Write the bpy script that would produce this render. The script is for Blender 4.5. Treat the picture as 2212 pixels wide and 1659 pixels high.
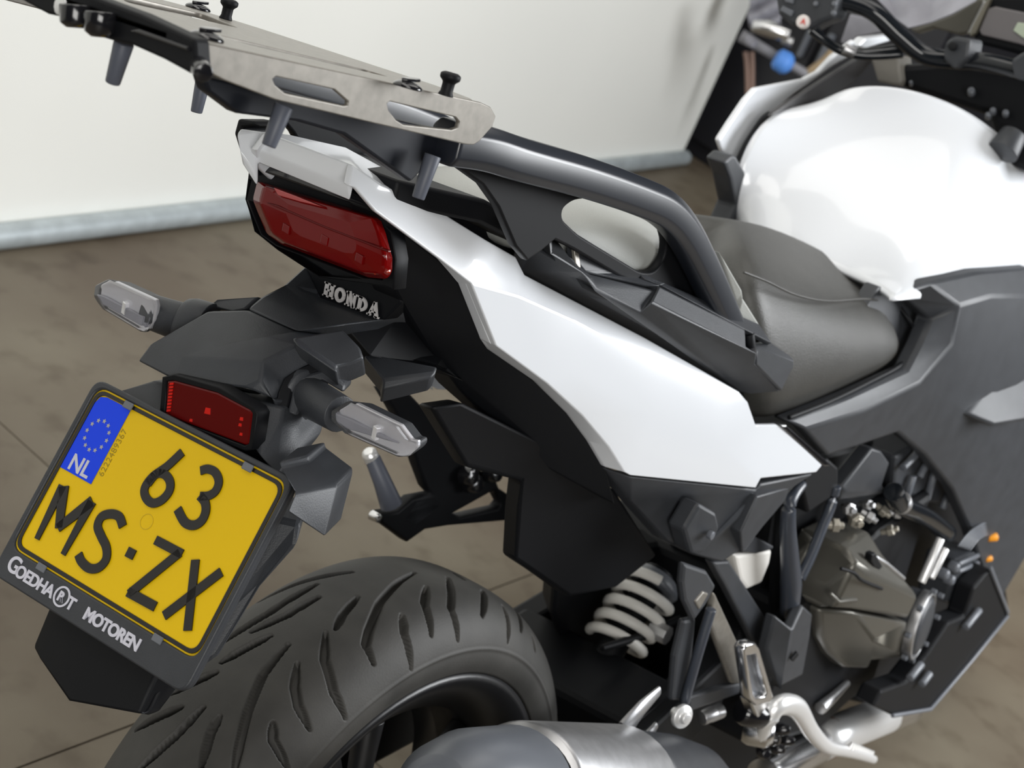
import bpy, bmesh, math, random
import numpy as np
from mathutils import Vector, Matrix

random.seed(3)
for o in list(bpy.data.objects):
    bpy.data.objects.remove(o, do_unlink=True)
scene = bpy.context.scene
COL = scene.collection

# ------------------------------------------------------------------ camera, light, exposure
# Bike frame: x forward, y left, z up, origin on the ground under the rear axle.
CAM_C = np.array([-1.1930853939948871, -0.832775718647359, 1.279163340891635])
CAM_R = np.array([[0.5779157480074365, -0.788334225717196, 0.2110510288244872],
                  [-0.12190150564518039, -0.33909660736351005, -0.9328201937115188],
                  [0.8069407729978969, 0.5133640418235648, -0.2920683985578205]])
FPX, CX, CY = 3600.0, 1106.0, 829.5
LEAN = math.radians(12.0)                       # the bike leans left on its side stand
BIKE = Matrix.Translation((0, 0, -0.004)) @ Matrix.Rotation(-LEAN, 4, 'X')

cam_d = bpy.data.cameras.new('camera')
cam = bpy.data.objects.new('camera', cam_d)
COL.objects.link(cam)
cm = Matrix.Identity(4)
for i in range(3):
    cm[i][0] = CAM_R[0][i]; cm[i][1] = -CAM_R[1][i]; cm[i][2] = -CAM_R[2][i]; cm[i][3] = CAM_C[i]
cam.matrix_world = BIKE @ cm
cam_d.sensor_width = 36.0
cam_d.lens = FPX / 2212.0 * 36.0
cam_d.clip_start = 0.05
cam_d.dof.use_dof = True
cam_d.dof.focus_distance = 1.30
cam_d.dof.aperture_fstop = 11.0
scene.camera = cam

world = bpy.data.worlds.new('hall_light')
scene.world = world
world.use_nodes = True
world.node_tree.nodes['Background'].inputs[0].default_value = (0.80, 0.90, 1.0, 1)
world.node_tree.nodes['Background'].inputs[1].default_value = 0.02

def area(name, loc, target, sx, sy, power, col):
    d = bpy.data.lights.new(name, 'AREA')
    d.shape = 'RECTANGLE'; d.size = sx; d.size_y = sy; d.energy = power; d.color = col
    o = bpy.data.objects.new(name, d); COL.objects.link(o)
    o.location = loc
    o.rotation_euler = (Vector(target) - Vector(loc)).to_track_quat('-Z', 'Y').to_euler()
    return o

area('hall_door_daylight', (-6.5, -6.0, 3.2), (0.6, 0.8, 0.6), 5.0, 3.5, 460, (1.0, 0.985, 0.95))
area('window_daylight', (2.7, -1.9, 2.1), (0.9, 0, 0.75), 1.8, 1.7, 146, (0.96, 0.98, 1.0))
area('ceiling_lamp_rear_bay', (-1.2, 0.5, 4.0), (-1, 0.4, 0), 4.5, 1.6, 75, (1.0, 0.97, 0.92))
area('ceiling_lamp_front_bay', (1.8, 0.6, 3.8), (1.8, 0.6, 0), 3.0, 1.4, 30, (1.0, 0.97, 0.92))
scene.view_settings.view_transform = 'Standard'
scene.view_settings.look = 'None'
scene.view_settings.exposure = 0.0
scene.view_settings.gamma = 1.0
scene.view_settings.use_curve_mapping = False

# ------------------------------------------------------------------ materials
def mat(name, col, rough=0.5, metal=0.0, coat=0.0, noise=0.0, nscale=40.0, bump=0.0, bscale=300.0,
        trans=0.0, ior=1.45, spec=0.5, emit=None):
    m = bpy.data.materials.new(name); m.use_nodes = True
    nt = m.node_tree; b = nt.nodes['Principled BSDF']
    b.inputs['Base Color'].default_value = (*col, 1)
    b.inputs['Roughness'].default_value = rough
    b.inputs['Metallic'].default_value = metal
    b.inputs['Coat Weight'].default_value = coat
    b.inputs['Coat Roughness'].default_value = 0.04
    b.inputs['Transmission Weight'].default_value = trans
    b.inputs['IOR'].default_value = ior
    b.inputs['Specular IOR Level'].default_value = spec
    tc = nt.nodes.new('ShaderNodeTexCoord')
    if noise:
        n = nt.nodes.new('ShaderNodeTexNoise'); n.inputs['Scale'].default_value = nscale
        n.inputs['Detail'].default_value = 5
        nt.links.new(tc.outputs['Object'], n.inputs['Vector'])
        r = nt.nodes.new('ShaderNodeMapRange')
        r.inputs['From Min'].default_value = 0.3; r.inputs['From Max'].default_value = 0.7
        r.inputs['To Min'].default_value = 1 - noise; r.inputs['To Max'].default_value = 1 + noise
        nt.links.new(n.outputs['Fac'], r.inputs['Value'])
        mx = nt.nodes.new('ShaderNodeVectorMath'); mx.operation = 'SCALE'
        mx.inputs[0].default_value = col
        nt.links.new(r.outputs[0], mx.inputs['Scale'])
        nt.links.new(mx.outputs[0], b.inputs['Base Color'])
    if bump:
        n2 = nt.nodes.new('ShaderNodeTexNoise'); n2.inputs['Scale'].default_value = bscale
        nt.links.new(tc.outputs['Object'], n2.inputs['Vector'])
        bp = nt.nodes.new('ShaderNodeBump'); bp.inputs['Strength'].default_value = bump
        bp.inputs['Distance'].default_value = 0.001
        nt.links.new(n2.outputs['Fac'], bp.inputs['Height'])
        nt.links.new(bp.outputs['Normal'], b.inputs['Normal'])
    return m

WHITE = mat('pearl white with sky tint', (0.775, 0.80, 0.84), 0.22, coat=0.6)  # blue tint puts the cool light of the surroundings into the white
BLACK = mat('grained black plastic', (0.036, 0.039, 0.045), 0.46, noise=0.12, bump=0.15, bscale=900)
DARK = mat('deep black plastic and shade', (0.004, 0.0045, 0.006), 0.55, spec=0.25)  # darker copy of the black plastic, shade put into the colour of shadowed parts
GLOSSB = mat('gloss black housing', (0.010, 0.010, 0.012), 0.16, coat=0.5)
SATIN = mat('satin black cast metal', (0.012, 0.015, 0.022), 0.32, spec=0.9)
RACK = mat('metal greyed by reflections', (0.23, 0.215, 0.19), 0.38, metal=0.4, noise=0.12, nscale=120)  # black coat painted greyer, reflected pale surroundings are in the colour
TUBEG = mat('grey plastic sleeve', (0.10, 0.11, 0.14), 0.45)
RUBBER = mat('tyre rubber', (0.048, 0.046, 0.042), 0.62, noise=0.35, nscale=14, bump=0.15, bscale=500)
YELLOW = mat('yellow plate film', (0.80, 0.52, 0.0), 0.4, spec=0.3)
BLUE = mat('blue plate band', (0.004, 0.055, 0.85), 0.4, spec=0.3)
CHARB = mat('black plate character', (0.012, 0.010, 0.009), 0.4)
PRINTW = mat('white print', (0.62, 0.62, 0.70), 0.5)
STAR = mat('gold star print', (0.42, 0.42, 0.42), 0.5)
REDL = mat('red lens', (0.15, 0.002, 0.002), 0.10, coat=0.0, spec=0.35)
REDD = mat('red lens shade', (0.10, 0.001, 0.001), 0.25, spec=0.3)
REDB = mat('red reflector prism', (0.65, 0.01, 0.005), 0.2, coat=0.5)
CLEAR = mat('clear lens', (0.95, 0.95, 0.97), 0.04, trans=0.96, ior=1.12, spec=1.0)
REFLC = mat('grey reflector bowl', (0.58, 0.58, 0.62), 0.3, metal=0.5)
CHROME = mat('bare aluminium', (0.72, 0.72, 0.73), 0.22, metal=1.0)
ALUW = mat('bright forged aluminium', (0.90, 0.90, 0.90), 0.35, metal=0.6)
STEEL = mat('brushed steel sleeve', (0.52, 0.52, 0.53), 0.38, metal=0.9, noise=0.1, nscale=60)
GREYM = mat('grey painted metal', (0.13, 0.14, 0.16), 0.35, spec=0.6)
ENGM = mat('bronze grey engine paint', (0.12, 0.115, 0.10), 0.32, metal=0.5)
SEATM = mat('black grained vinyl', (0.048, 0.047, 0.043), 0.45, noise=0.1, nscale=30, bump=0.4, bscale=700)
PILM = mat('light grey grained vinyl', (0.42, 0.43, 0.41), 0.5, bump=0.4, bscale=700)
RESV = mat('translucent white reservoir', (0.78, 0.76, 0.72), 0.4)
ORANGE = mat('orange connector', (0.80, 0.30, 0.01), 0.4)
BLUEC = mat('light blue cap', (0.10, 0.28, 0.75), 0.45)
COPPER = mat('brown hose', (0.22, 0.14, 0.11), 0.5)
REDW = mat('red symbol', (0.75, 0.12, 0.10), 0.4)
BUTW = mat('white button', (0.75, 0.70, 0.68), 0.4)
SCREEN = mat('dark display glass', (0.14, 0.13, 0.135), 0.25, coat=0.3)
CLOTH = mat('grey crumpled sheet', (0.30, 0.30, 0.34), 0.5, noise=0.35, nscale=9)
GALV = mat('galvanised steel', (0.46, 0.51, 0.53), 0.45, metal=0.35, noise=0.12, nscale=25)
BARM = mat('gloss black bar', (0.010, 0.012, 0.015), 0.12)
FRAMEM = mat('daylit blue grey frame', (0.045, 0.052, 0.068), 0.30, spec=0.7)  # lightened so the bluish daylight on the frame sits in its colour
LETM = mat('silver lettering', (0.55, 0.53, 0.53), 0.4)
CARM = mat('dark blue black steel', (0.008, 0.010, 0.016), 0.5, spec=0.35)
GLASSY = mat('smoked screen', (0.5, 0.52, 0.58), 0.08, trans=0.8, ior=1.2)
SPRINGM = mat('pale grey spring', (0.80, 0.78, 0.74), 0.35)

# ------------------------------------------------------------------ unprojection onto real planes
def _ray(px, py):
    r = CAM_R.T @ np.array([(px - CX) / FPX, (py - CY) / FPX, 1.0])
    return r
def on(px, py, n, d):                 # ray meets the plane n.p = d (bike frame)
    r = _ray(px, py); n = np.array(n, float)
    s = (d - n @ CAM_C) / (n @ r)
    return Vector(CAM_C + s * r)
def X(px, py, x): return on(px, py, (1, 0, 0), x)
def Y(px, py, y): return on(px, py, (0, 1, 0), y)
def Z(px, py, z): return on(px, py, (0, 0, 1), z)
def S(px, py, d): return on(px, py, (0.155, 1, 0), -0.087 - d)      # flank of the tail, flaring forward
def RK(px, py, h=0.0): return on(px, py, (0.11, 0, 1), 1.12 - 0.11 * 0.254 + h)   # luggage rack plane
def W(px, py, dist):                  # world-frame point at a distance along the ray
    r = _ray(px, py); r = r / np.linalg.norm(r)
    return BIKE @ Vector(CAM_C + dist * r)
def FLOOR(px, py, z=0.0):
    a = BIKE @ Vector(CAM_C); b = BIKE @ Vector(CAM_C + _ray(px, py))
    t = (z - a.z) / (b.z - a.z)
    return a + (b - a) * t

# ------------------------------------------------------------------ mesh helpers
def link(name, me, m, parent=None, smooth=False, bevel=0.0, solid=0.0, seg=2, sub=0, offset=-1.0):
    o = bpy.data.objects.new(name, me); COL.objects.link(o)
    if m is not None and not me.materials: me.materials.append(m)
    if parent is not None: o.parent = parent
    if smooth:
        for p in me.polygons: p.use_smooth = True
    if sub:
        md = o.modifiers.new('sub', 'SUBSURF'); md.levels = sub; md.render_levels = sub
    if solid:
        md = o.modifiers.new('solid', 'SOLIDIFY'); md.thickness = solid; md.offset = offset
        md.use_even_offset = False
    if bevel:
        md = o.modifiers.new('bevel', 'BEVEL'); md.width = bevel; md.segments = seg
        md.limit_method = 'ANGLE'; md.angle_limit = math.radians(25)
        md.harden_normals = False
    return o
def soft(me, deg=32):
    """smooth shading that keeps creases sharper than deg"""
    bm = bmesh.new(); bm.from_mesh(me)
    for f in bm.faces: f.smooth = True
    for e in bm.edges:
        e.smooth = not (len(e.link_faces) == 2 and e.calc_face_angle(0) > math.radians(deg))
    bm.to_mesh(me); bm.free()
def mesh(verts, faces, fix=True):
    me = bpy.data.meshes.new('m')
    me.from_pydata([tuple(v) for v in verts], [], faces)
    if fix:
        bm = bmesh.new(); bm.from_mesh(me)
        bmesh.ops.recalc_face_normals(bm, faces=bm.faces)
        bm.to_mesh(me); bm.free()
    return me
def facets(name, V, F, m, parent, solid=0.0, push=(0, 0, 0), bevel=0.0015, smooth=False):
    """open facet shell given by named vertices; closed by pushing a copy along `push`"""
    keys = list(V); idx = {k: i for i, k in enumerate(keys)}
    vs = [Vector(V[k]) for k in keys]; n = len(vs)
    fs = [[idx[k] for k in f] for f in F]
    p = Vector(push)
    edges = {}
    for f in fs:
        for a, b in zip(f, f[1:] + f[:1]):
            edges[(a, b)] = edges.get((a, b), 0) + 1
    allv = vs + [v + p for v in vs]
    out = [f for f in fs] + [[i + n for i in reversed(f)] for f in fs]
    for (a, b) in edges:
        if (b, a) not in edges:
            out.append([b, a, a + n, b + n])
    me = mesh(allv, out)
    soft(me)
    return link(name, me, m, parent, smooth, bevel)
def slab(name, pts, push, m, parent, bevel=0.0015, smooth=False, seg=2):
    pts = [Vector(p) for p in pts]; p = Vector(push); n = len(pts)
    f = [list(range(n)), [i + n for i in reversed(range(n))]]
    f += [[(i + 1) % n, i, i + n, (i + 1) % n + n] for i in range(n)]
    return link(name, mesh(pts + [q + p for q in pts], f), m, parent, smooth, bevel, seg=seg)
def loft(name, rings, m, parent, cap=True, closed=True, smooth=True, bevel=0.0, sub=0):
    n = len(rings[0]); vs = [Vector(p) for r in rings for p in r]; f = []
    for i in range(len(rings) - 1):
        for j in range(n if closed else n - 1):
            k = (j + 1) % n
            f.append([i * n + j, i * n + k, (i + 1) * n + k, (i + 1) * n + j])
    if cap:
        f.append(list(reversed(range(n)))); f.append([(len(rings) - 1) * n + j for j in range(n)])
    return link(name, mesh(vs, f), m, parent, smooth, bevel, sub=sub)
def tube_rings(pts, rad, seg=14, flat=1.0, upv=(0, 0, 1)):
    pts = [Vector(p) for p in pts]; rings = []
    if not hasattr(rad, '__len__'): rad = [rad] * len(pts)
    for i, p in enumerate(pts):
        t = (pts[min(i + 1, len(pts) - 1)] - pts[max(i - 1, 0)]).normalized()
        u = Vector(upv); u = u - t * u.dot(t)
        if u.length < 1e-4: u = Vector((0, 1, 0)) - t * t.y
        u.normalize(); v = t.cross(u)
        rings.append([p + (u * math.cos(a) + v * math.sin(a) * flat) * rad[i]
                      for a in [2 * math.pi * k / seg for k in range(seg)]])
    return rings
def spline(pts, n=6):
    pts = [Vector(p) for p in pts]
    if len(pts) < 3: return pts
    out = []
    for i in range(len(pts) - 1):
        p0 = pts[max(i - 1, 0)]; p1 = pts[i]; p2 = pts[i + 1]; p3 = pts[min(i + 2, len(pts) - 1)]
        for k in range(n):
            t = k / n
            out.append(0.5 * ((2 * p1) + (p2 - p0) * t + (2 * p0 - 5 * p1 + 4 * p2 - p3) * t * t
                              + (3 * p1 - p0 - 3 * p2 + p3) * t ** 3))
    out.append(pts[-1]); return out
def tube(name, pts, rad, m, parent, seg=14, curve=0, flat=1.0, upv=(0, 0, 1)):
    if curve: 
        if hasattr(rad, '__len__'):
            r2 = []
            for i in range(len(rad) - 1):
                r2 += [rad[i] + (rad[i + 1] - rad[i]) * k / curve for k in range(curve)]
            rad = r2 + [rad[-1]]
        pts = spline(pts, curve)
    o = loft(name, tube_rings(pts, rad, seg, flat, upv), m, parent, smooth=True)
    md = o.modifiers.new('edge', 'BEVEL'); md.width = 0.0008; md.segments = 2
    md.limit_method = 'ANGLE'; md.angle_limit = math.radians(50)
    return o
def lathe(name, prof, c, axis, m, parent, seg=40, smooth=True, bevel=0.0):
    """prof: (along, radius) about axis at c"""
    ax = Vector(axis).normalized(); u = ax.orthogonal().normalized(); v = ax.cross(u); c = Vector(c)
    rings = [[c + ax * a + (u * math.cos(t) + v * math.sin(t)) * max(r, 1e-5)
              for t in [2 * math.pi * k / seg for k in range(seg)]] for a, r in prof]
    o = loft(name, rings, m, parent, smooth=smooth)
    md = o.modifiers.new('edge', 'BEVEL'); md.width = bevel or 0.0008; md.segments = 2
    md.limit_method = 'ANGLE'; md.angle_limit = math.radians(35)
    return o
def cut2d(name, outer, holes, thick, to3d, m, parent, edge=0.0008, smooth=False):
    """flat plate with real holes; outlines in a plane's own (a,b), to3d maps (a,b,h) to the bike frame"""
    cu = bpy.data.curves.new('c', 'CURVE'); cu.dimensions = '2D'; cu.fill_mode = 'BOTH'
    for loop in [outer] + holes:
        sp = cu.splines.new('POLY'); sp.points.add(len(loop) - 1); sp.use_cyclic_u = True
        for p, q in zip(sp.points, loop): p.co = (q[0], q[1], 0, 1)
    cu.extrude = max(thick / 2 - edge, 1e-5); cu.bevel_depth = edge; cu.bevel_resolution = 1; cu.offset = -edge
    ob = bpy.data.objects.new('c', cu); COL.objects.link(ob)
    dg = bpy.context.evaluated_depsgraph_get()
    me = bpy.data.meshes.new_from_object(ob.evaluated_get(dg))
    bpy.data.objects.remove(ob, do_unlink=True); bpy.data.curves.remove(cu)
    for v in me.vertices: v.co = to3d(v.co.x, v.co.y, v.co.z)
    me.materials.clear()
    bm = bmesh.new(); bm.from_mesh(me)
    bmesh.ops.remove_doubles(bm, verts=bm.verts, dist=1e-5)
    bmesh.ops.recalc_face_normals(bm, faces=bm.faces); bm.to_mesh(me); bm.free()
    return link(name, me, m, parent, smooth)
def text_mesh(txt, size, thick, to3d, name, m, parent, extra=0.0, align='CENTER', space=1.0):
    cu = bpy.data.curves.new('t', 'FONT'); cu.body = txt; cu.size = size; cu.extrude = thick / 2
    cu.align_x = align; cu.align_y = 'CENTER'; cu.offset = extra; cu.space_character = space
    ob = bpy.data.objects.new('t', cu); COL.objects.link(ob)
    dg = bpy.context.evaluated_depsgraph_get()
    me = bpy.data.meshes.new_from_object(ob.evaluated_get(dg))
    bpy.data.objects.remove(ob, do_unlink=True); bpy.data.curves.remove(cu)
    for v in me.vertices: v.co = to3d(v.co.x, v.co.y, v.co.z)
    me.materials.clear()
    return link(name, me, m, parent)
def ribbon_mesh(pts, w, h, to3d, z0=0.0):
    """flat raised stroke along a polyline in (a,b)"""
    P = [Vector((p[0], p[1])) for p in pts]; n = len(P); Lft = []; Rgt = []
    ws = w if hasattr(w, '__len__') else [w] * n
    for i in range(n):
        a = P[max(i - 1, 0)]; b = P[min(i + 1, n - 1)]
        d1 = (P[i] - a).normalized() if i > 0 else (b - P[i]).normalized()
        d2 = (b - P[i]).normalized() if i < n - 1 else d1
        t = (d1 + d2).normalized(); nn = Vector((-t.y, t.x))
        k = 1.0 / max(0.5, nn.dot(Vector((-d1.y, d1.x))))
        Lft.append(P[i] + nn * ws[i] / 2 * k); Rgt.append(P[i] - nn * ws[i] / 2 * k)
    vs = []; f = []
    for zz in (z0, z0 + h):
        for q in Lft + Rgt: vs.append(to3d(q.x, q.y, zz))
    m2 = 2 * n
    for i in range(n - 1):
        f.append([i, i + 1, n + i + 1, n + i]); f.append([m2 + i, m2 + n + i, m2 + n + i + 1, m2 + i + 1])
        f.append([i, m2 + i, m2 + i + 1, i + 1]); f.append([n + i, n + i + 1, m2 + n + i + 1, m2 + n + i])
    f.append([0, n, m2 + n, m2]); f.append([n - 1, m2 + n - 1, m2 + 2 * n - 1, 2 * n - 1])
    return vs, f
def join_mesh(parts):
    V = []; F = []
    for v, f in parts:
        k = len(V); V += v; F += [[i + k for i in q] for q in f]
    return mesh(V, F)
def box_vf(c, hx, hy, hz):
    c = Vector(c)
    v = [c + Vector((sx * hx, sy * hy, sz * hz)) for sx in (-1, 1) for sy in (-1, 1) for sz in (-1, 1)]
    return v, [[0, 1, 3, 2], [4, 6, 7, 5], [0, 4, 5, 1], [2, 3, 7, 6], [0, 2, 6, 4], [1, 5, 7, 3]]
def empty(name, parent=None):
    o = bpy.data.objects.new(name, None); COL.objects.link(o); o.empty_display_size = 0.05
    if parent is not None: o.parent = parent
    return o
def mirror(o, name, parent):
    """left-hand twin of a right-hand part"""
    me = o.data.copy()
    for v in me.vertices: v.co.y = -v.co.y
    bm = bmesh.new(); bm.from_mesh(me); bmesh.ops.reverse_faces(bm, faces=bm.faces); bm.to_mesh(me); bm.free()
    c = bpy.data.objects.new(name, me); COL.objects.link(c); c.parent = parent
    for md in o.modifiers:
        nm = c.modifiers.new(md.name, md.type)
        for a in ('width', 'segments', 'limit_method', 'angle_limit', 'thickness', 'offset', 'levels', 'render_levels'):
            if hasattr(md, a):
                try: setattr(nm, a, getattr(md, a))
                except Exception: pass
    return c
def ellipse(c, rx, ry, n=28, a0=0.0):
    return [(c[0] + rx * math.cos(2 * math.pi * k / n + a0), c[1] + ry * math.sin(2 * math.pi * k / n + a0)) for k in range(n)]
def roundpoly(pts, r, n=4):
    """round the corners of a 2D polygon"""
    out = []; N = len(pts)
    for i in range(N):
        a = Vector(pts[i - 1][:2]); b = Vector(pts[i][:2]); c = Vector(pts[(i + 1) % N][:2])
        d1 = (a - b); d2 = (c - b)
        q = min(r, d1.length * 0.45, d2.length * 0.45)
        p1 = b + d1.normalized() * q; p2 = b + d2.normalized() * q
        for k in range(n + 1):
            t = k / n
            out.append(tuple(p1 * (1 - t) ** 2 + b * 2 * t * (1 - t) + p2 * t * t))
    return out

# ================================================================== THE SETTING
def structure(o): o['kind'] = 'structure'; return o

def floor_mat():
    m = bpy.data.materials.new('worn concrete'); m.use_nodes = True
    nt = m.node_tree; b = nt.nodes['Principled BSDF']; b.inputs['Roughness'].default_value = 0.5
    b.inputs['Specular IOR Level'].default_value = 0.35
    g = nt.nodes.new('ShaderNodeNewGeometry')
    def nz(scale, detail):
        n = nt.nodes.new('ShaderNodeTexNoise'); n.inputs['Scale'].default_value = scale
        n.inputs['Detail'].default_value = detail; nt.links.new(g.outputs['Position'], n.inputs['Vector']); return n
    a = nz(2.2, 6); c = nz(14, 8)
    r = nt.nodes.new('ShaderNodeValToRGB')
    r.color_ramp.elements[0].position = 0.33; r.color_ramp.elements[0].color = (0.108, 0.083, 0.058, 1)
    r.color_ramp.elements[1].position = 0.68; r.color_ramp.elements[1].color = (0.172, 0.148, 0.108, 1)
    nt.links.new(a.outputs['Fac'], r.inputs['Fac'])
    r2 = nt.nodes.new('ShaderNodeValToRGB')
    r2.color_ramp.elements[0].position = 0.27; r2.color_ramp.elements[0].color = (0.62, 0.58, 0.54, 1)
    r2.color_ramp.elements[1].position = 0.48; r2.color_ramp.elements[1].color = (1, 1, 1, 1)
    nt.links.new(c.outputs['Fac'], r2.inputs['Fac'])
    mx = nt.nodes.new('ShaderNodeMix'); mx.data_type = 'RGBA'; mx.blend_type = 'MULTIPLY'; mx.inputs['Factor'].default_value = 0.8
    nt.links.new(r.outputs['Color'], mx.inputs[6]); nt.links.new(r2.outputs['Color'], mx.inputs[7])
    nt.links.new(mx.outputs[2], b.inputs['Base Color'])
    bp = nt.nodes.new('ShaderNodeBump'); bp.inputs['Strength'].default_value = 0.15; bp.inputs['Distance'].default_value = 0.002
    nt.links.new(c.outputs['Fac'], bp.inputs['Height']); nt.links.new(bp.outputs['Normal'], b.inputs['Normal'])
    return m
FLOORM = floor_mat()
JOINT = mat('dark joint sand', (0.05, 0.045, 0.04), 0.9)
fl = structure(link('floor', mesh(*box_vf((1.2, 0.2, -0.06), 5.6, 5.6, 0.05)), JOINT))
xs = [-3.5, -1.5, 0.5, 2.5, 4.5, 6.5]; ys = [-4.46, -1.96, 0.545, 3.05, 5.5]
slab_n = 0
for i in range(len(xs) - 1):
    for j in range(len(ys) - 1):
        x0, x1, y0, y1 = xs[i] + .0015, xs[i + 1] - .0015, ys[j] + .0015, ys[j + 1] - .0015
        o = link('floor_slab', mesh(*box_vf(((x0 + x1) / 2, (y0 + y1) / 2, -0.005), (x1 - x0) / 2, (y1 - y0) / 2, 0.005)), FLOORM, fl)

# white panel wall; foot line found from the photograph, nearly parallel to the bike
wa, wb = Vector((0.865, 1.723, 0)), Vector((3.96, 1.972, 0))
wd = (wb - wa).normalized(); wn = Vector((-wd.y, wd.x, 0))
w0 = wa - wd * 4.5 + wn * 0.055
w1 = wb + wn * 0.045
def wall_mat():
    m = mat('white painted panel', (0.87, 0.872, 0.83), 0.24, noise=0.02, nscale=1.2)
    return m
WALLM = wall_mat()
wv = [w0, w1, w1 + wn * 0.06, w0 + wn * 0.06]
slabw = [v + Vector((0, 0, 0.02)) for v in wv] + [v + Vector((0, 0, 3.2)) for v in wv]
structure(link('wall_back', mesh(slabw, [[0, 1, 2, 3], [7, 6, 5, 4], [0, 4, 5, 1], [1, 5, 6, 2], [2, 6, 7, 3], [3, 7, 4, 0]]), WALLM))
pr = 0.026
structure(tube('baseboard_back', [wa - wd * 4.5 + wn * pr + Vector((0, 0, pr)), wb + wn * pr + Vector((0, 0, pr)) - wd * 0.01], pr, GALV, None, 20))

# ================================================================== THE MOTORCYCLE
moto = empty('motorcycle')
moto.matrix_world = BIKE
moto['label'] = 'white and black adventure motorcycle with yellow number plate and luggage rack'
moto['category'] = 'motorcycle'
def grp(name, label=None):
    e = empty(name, moto)
    if label: e['label'] = label
    return e
def lab(o, t): o['label'] = t; return o

# ------------------------------------------------------------------ rear wheel
wheel = grp('rear_wheel')
AX = 0.312
AXX = -0.03
TY_C, TY_H, TY_W, TY_E = 0.215, 0.103, 0.088, 3.0
half = []
for k in range(200):
    aa = math.pi / 2 * k / 199
    y_, r_ = TY_W * math.sin(aa) ** (2 / TY_E), TY_C + TY_H * max(math.cos(aa), 0) ** (2 / TY_E)
    if r_ < 0.276: break
    half.append((y_, r_))
yl_, rl_ = half[-1]
for k in range(1, 31):                       # sidewall rolling in to the bead
    t = k / 30
    half.append((yl_ + (0.0785 - yl_) * t + 0.0028 * math.sin(math.pi * t), rl_ + (0.246 - rl_) * t))
half += [(0.074, 0.243), (0.068, 0.238)]
prof = np.array([(-y, r) for y, r in reversed(half)] + half[1:])
arc = np.concatenate([[0], np.cumsum(np.hypot(*np.diff(prof, axis=0).T))]); arc -= arc[-1] / 2
def tyre_hit(px, py):
    r = _ray(px, py)
    Cc = CAM_C - np.array([AXX, 0, AX])
    s = np.linspace(0.5, 2.2, 4000); Q = Cc + s[:, None] * r
    F = np.abs((np.hypot(Q[:, 0], Q[:, 2]) - TY_C) / TY_H) ** TY_E + np.abs(Q[:, 1] / TY_W) ** TY_E - 1
    k = np.where(F <= 0)[0]
    k = k[0] if len(k) else int(np.argmin(F))
    q = Q[k]
    ro = math.hypot(q[0], q[2])
    return math.atan2(q[2], q[0]), float(arc[np.argmin(np.hypot(prof[:, 0] - q[1], prof[:, 1] - ro))])
GROOVES = [
 [(897, 1238), (859, 1257), (821, 1301), (796, 1361), (790, 1393), (806, 1433)],
 [(869, 1330), (872, 1368), (888, 1443)], [(921, 1267), (916, 1304), (931, 1371)],
 [(967, 1247), (973, 1314), (989, 1382)], [(772, 1289), (739, 1327), (725, 1358)],
 [(703, 1366), (701, 1425), (720, 1494), (745, 1550)], [(642, 1432), (636, 1482), (644, 1525), (668, 1575)],
 [(1043, 1276), (1041, 1330)], [(1087, 1311), (1097, 1386)], [(1113, 1314), (1125, 1363)],
 [(623, 1393), (570, 1456), (535, 1535), (516, 1615), (505, 1675)],
 [(589, 1562), (590, 1599), (624, 1662)], [(475, 1548), (456, 1583), (435, 1655)],
 [(440, 1529), (380, 1589), (300, 1662)], [(468, 1453), (373, 1498)], [(585, 1374), (481, 1431)],
 [(684, 1263), (580, 1325), (475, 1393)], [(392, 1529), (294, 1577)], [(760, 1236), (640, 1262), (560, 1300)],
 [(690, 1290), (620, 1330), (545, 1365)], [(985, 1240), (1000, 1252)], [(1150, 1375), (1156, 1405)],
]
NT, NS = 1900, 230
TH = np.linspace(0, 2 * math.pi, NT, endpoint=False)
SA = np.linspace(arc[0], arc[-1], NS)
depth = np.zeros((NT, NS))
R_ = 0.3
span = math.radians(105)
for gpl in GROOVES:
    pts = [tyre_hit(*p) for p in gpl]
    dens = []
    for a, b in zip(pts[:-1], pts[1:]):
        for k in range(22): dens.append((a[0] + (b[0] - a[0]) * k / 22, a[1] + (b[1] - a[1]) * k / 22))
    dens.append(pts[-1])
    L = len(dens)
    for rep in (0, span, 2 * span, -span):
        for q, (t, a) in enumerate(dens):
            e = q / (L - 1); w = 0.0043 * (0.5 + 0.5 * min(1, 4 * min(e, 1 - e) + 0.1))
            t2 = (t + rep) % (2 * math.pi)
            i0 = int(t2 / (2 * math.pi) * NT); wi = int(0.008 / (R_ * 2 * math.pi / NT)) + 1
            ii = np.arange(i0 - wi, i0 + wi + 1) % NT
            j0 = int((a - arc[0]) / (arc[-1] - arc[0]) * (NS - 1))
            jj = np.arange(max(0, j0 - 7), min(NS, j0 + 8))
            dt = (TH[ii] - t2 + math.pi) % (2 * math.pi) - math.pi
            dd = np.hypot(dt[:, None] * R_, (SA[jj] - a)[None, :])
            dep = np.clip((w - dd) / 0.0012, 0, 1) * 0.008
            sub = depth[np.ix_(ii, jj)]
            depth[np.ix_(ii, jj)] = np.maximum(sub, dep)
y1 = np.interp(SA, arc, prof[:, 0]); r1_ = np.interp(SA, arc, prof[:, 1])
ty, tr = np.gradient(y1), np.gradient(r1_); ln = np.hypot(ty, tr); ny, nr = -tr / ln, ty / ln
ridge = 0.0012 * np.exp(-((np.abs(np.abs(r1_ - 0.272)) / 0.0016) ** 2)) * (np.abs(SA) > 0.05)
yy = (y1 + ny * ridge)[None, :] - ny[None, :] * depth
rr = (r1_ + nr * ridge)[None, :] - nr[None, :] * depth
co = np.stack([rr * np.cos(TH)[:, None] + AXX, yy, rr * np.sin(TH)[:, None] + AX], -1).reshape(-1, 3)
I, J = np.meshgrid(np.arange(NT), np.arange(NS - 1), indexing='ij')
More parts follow.
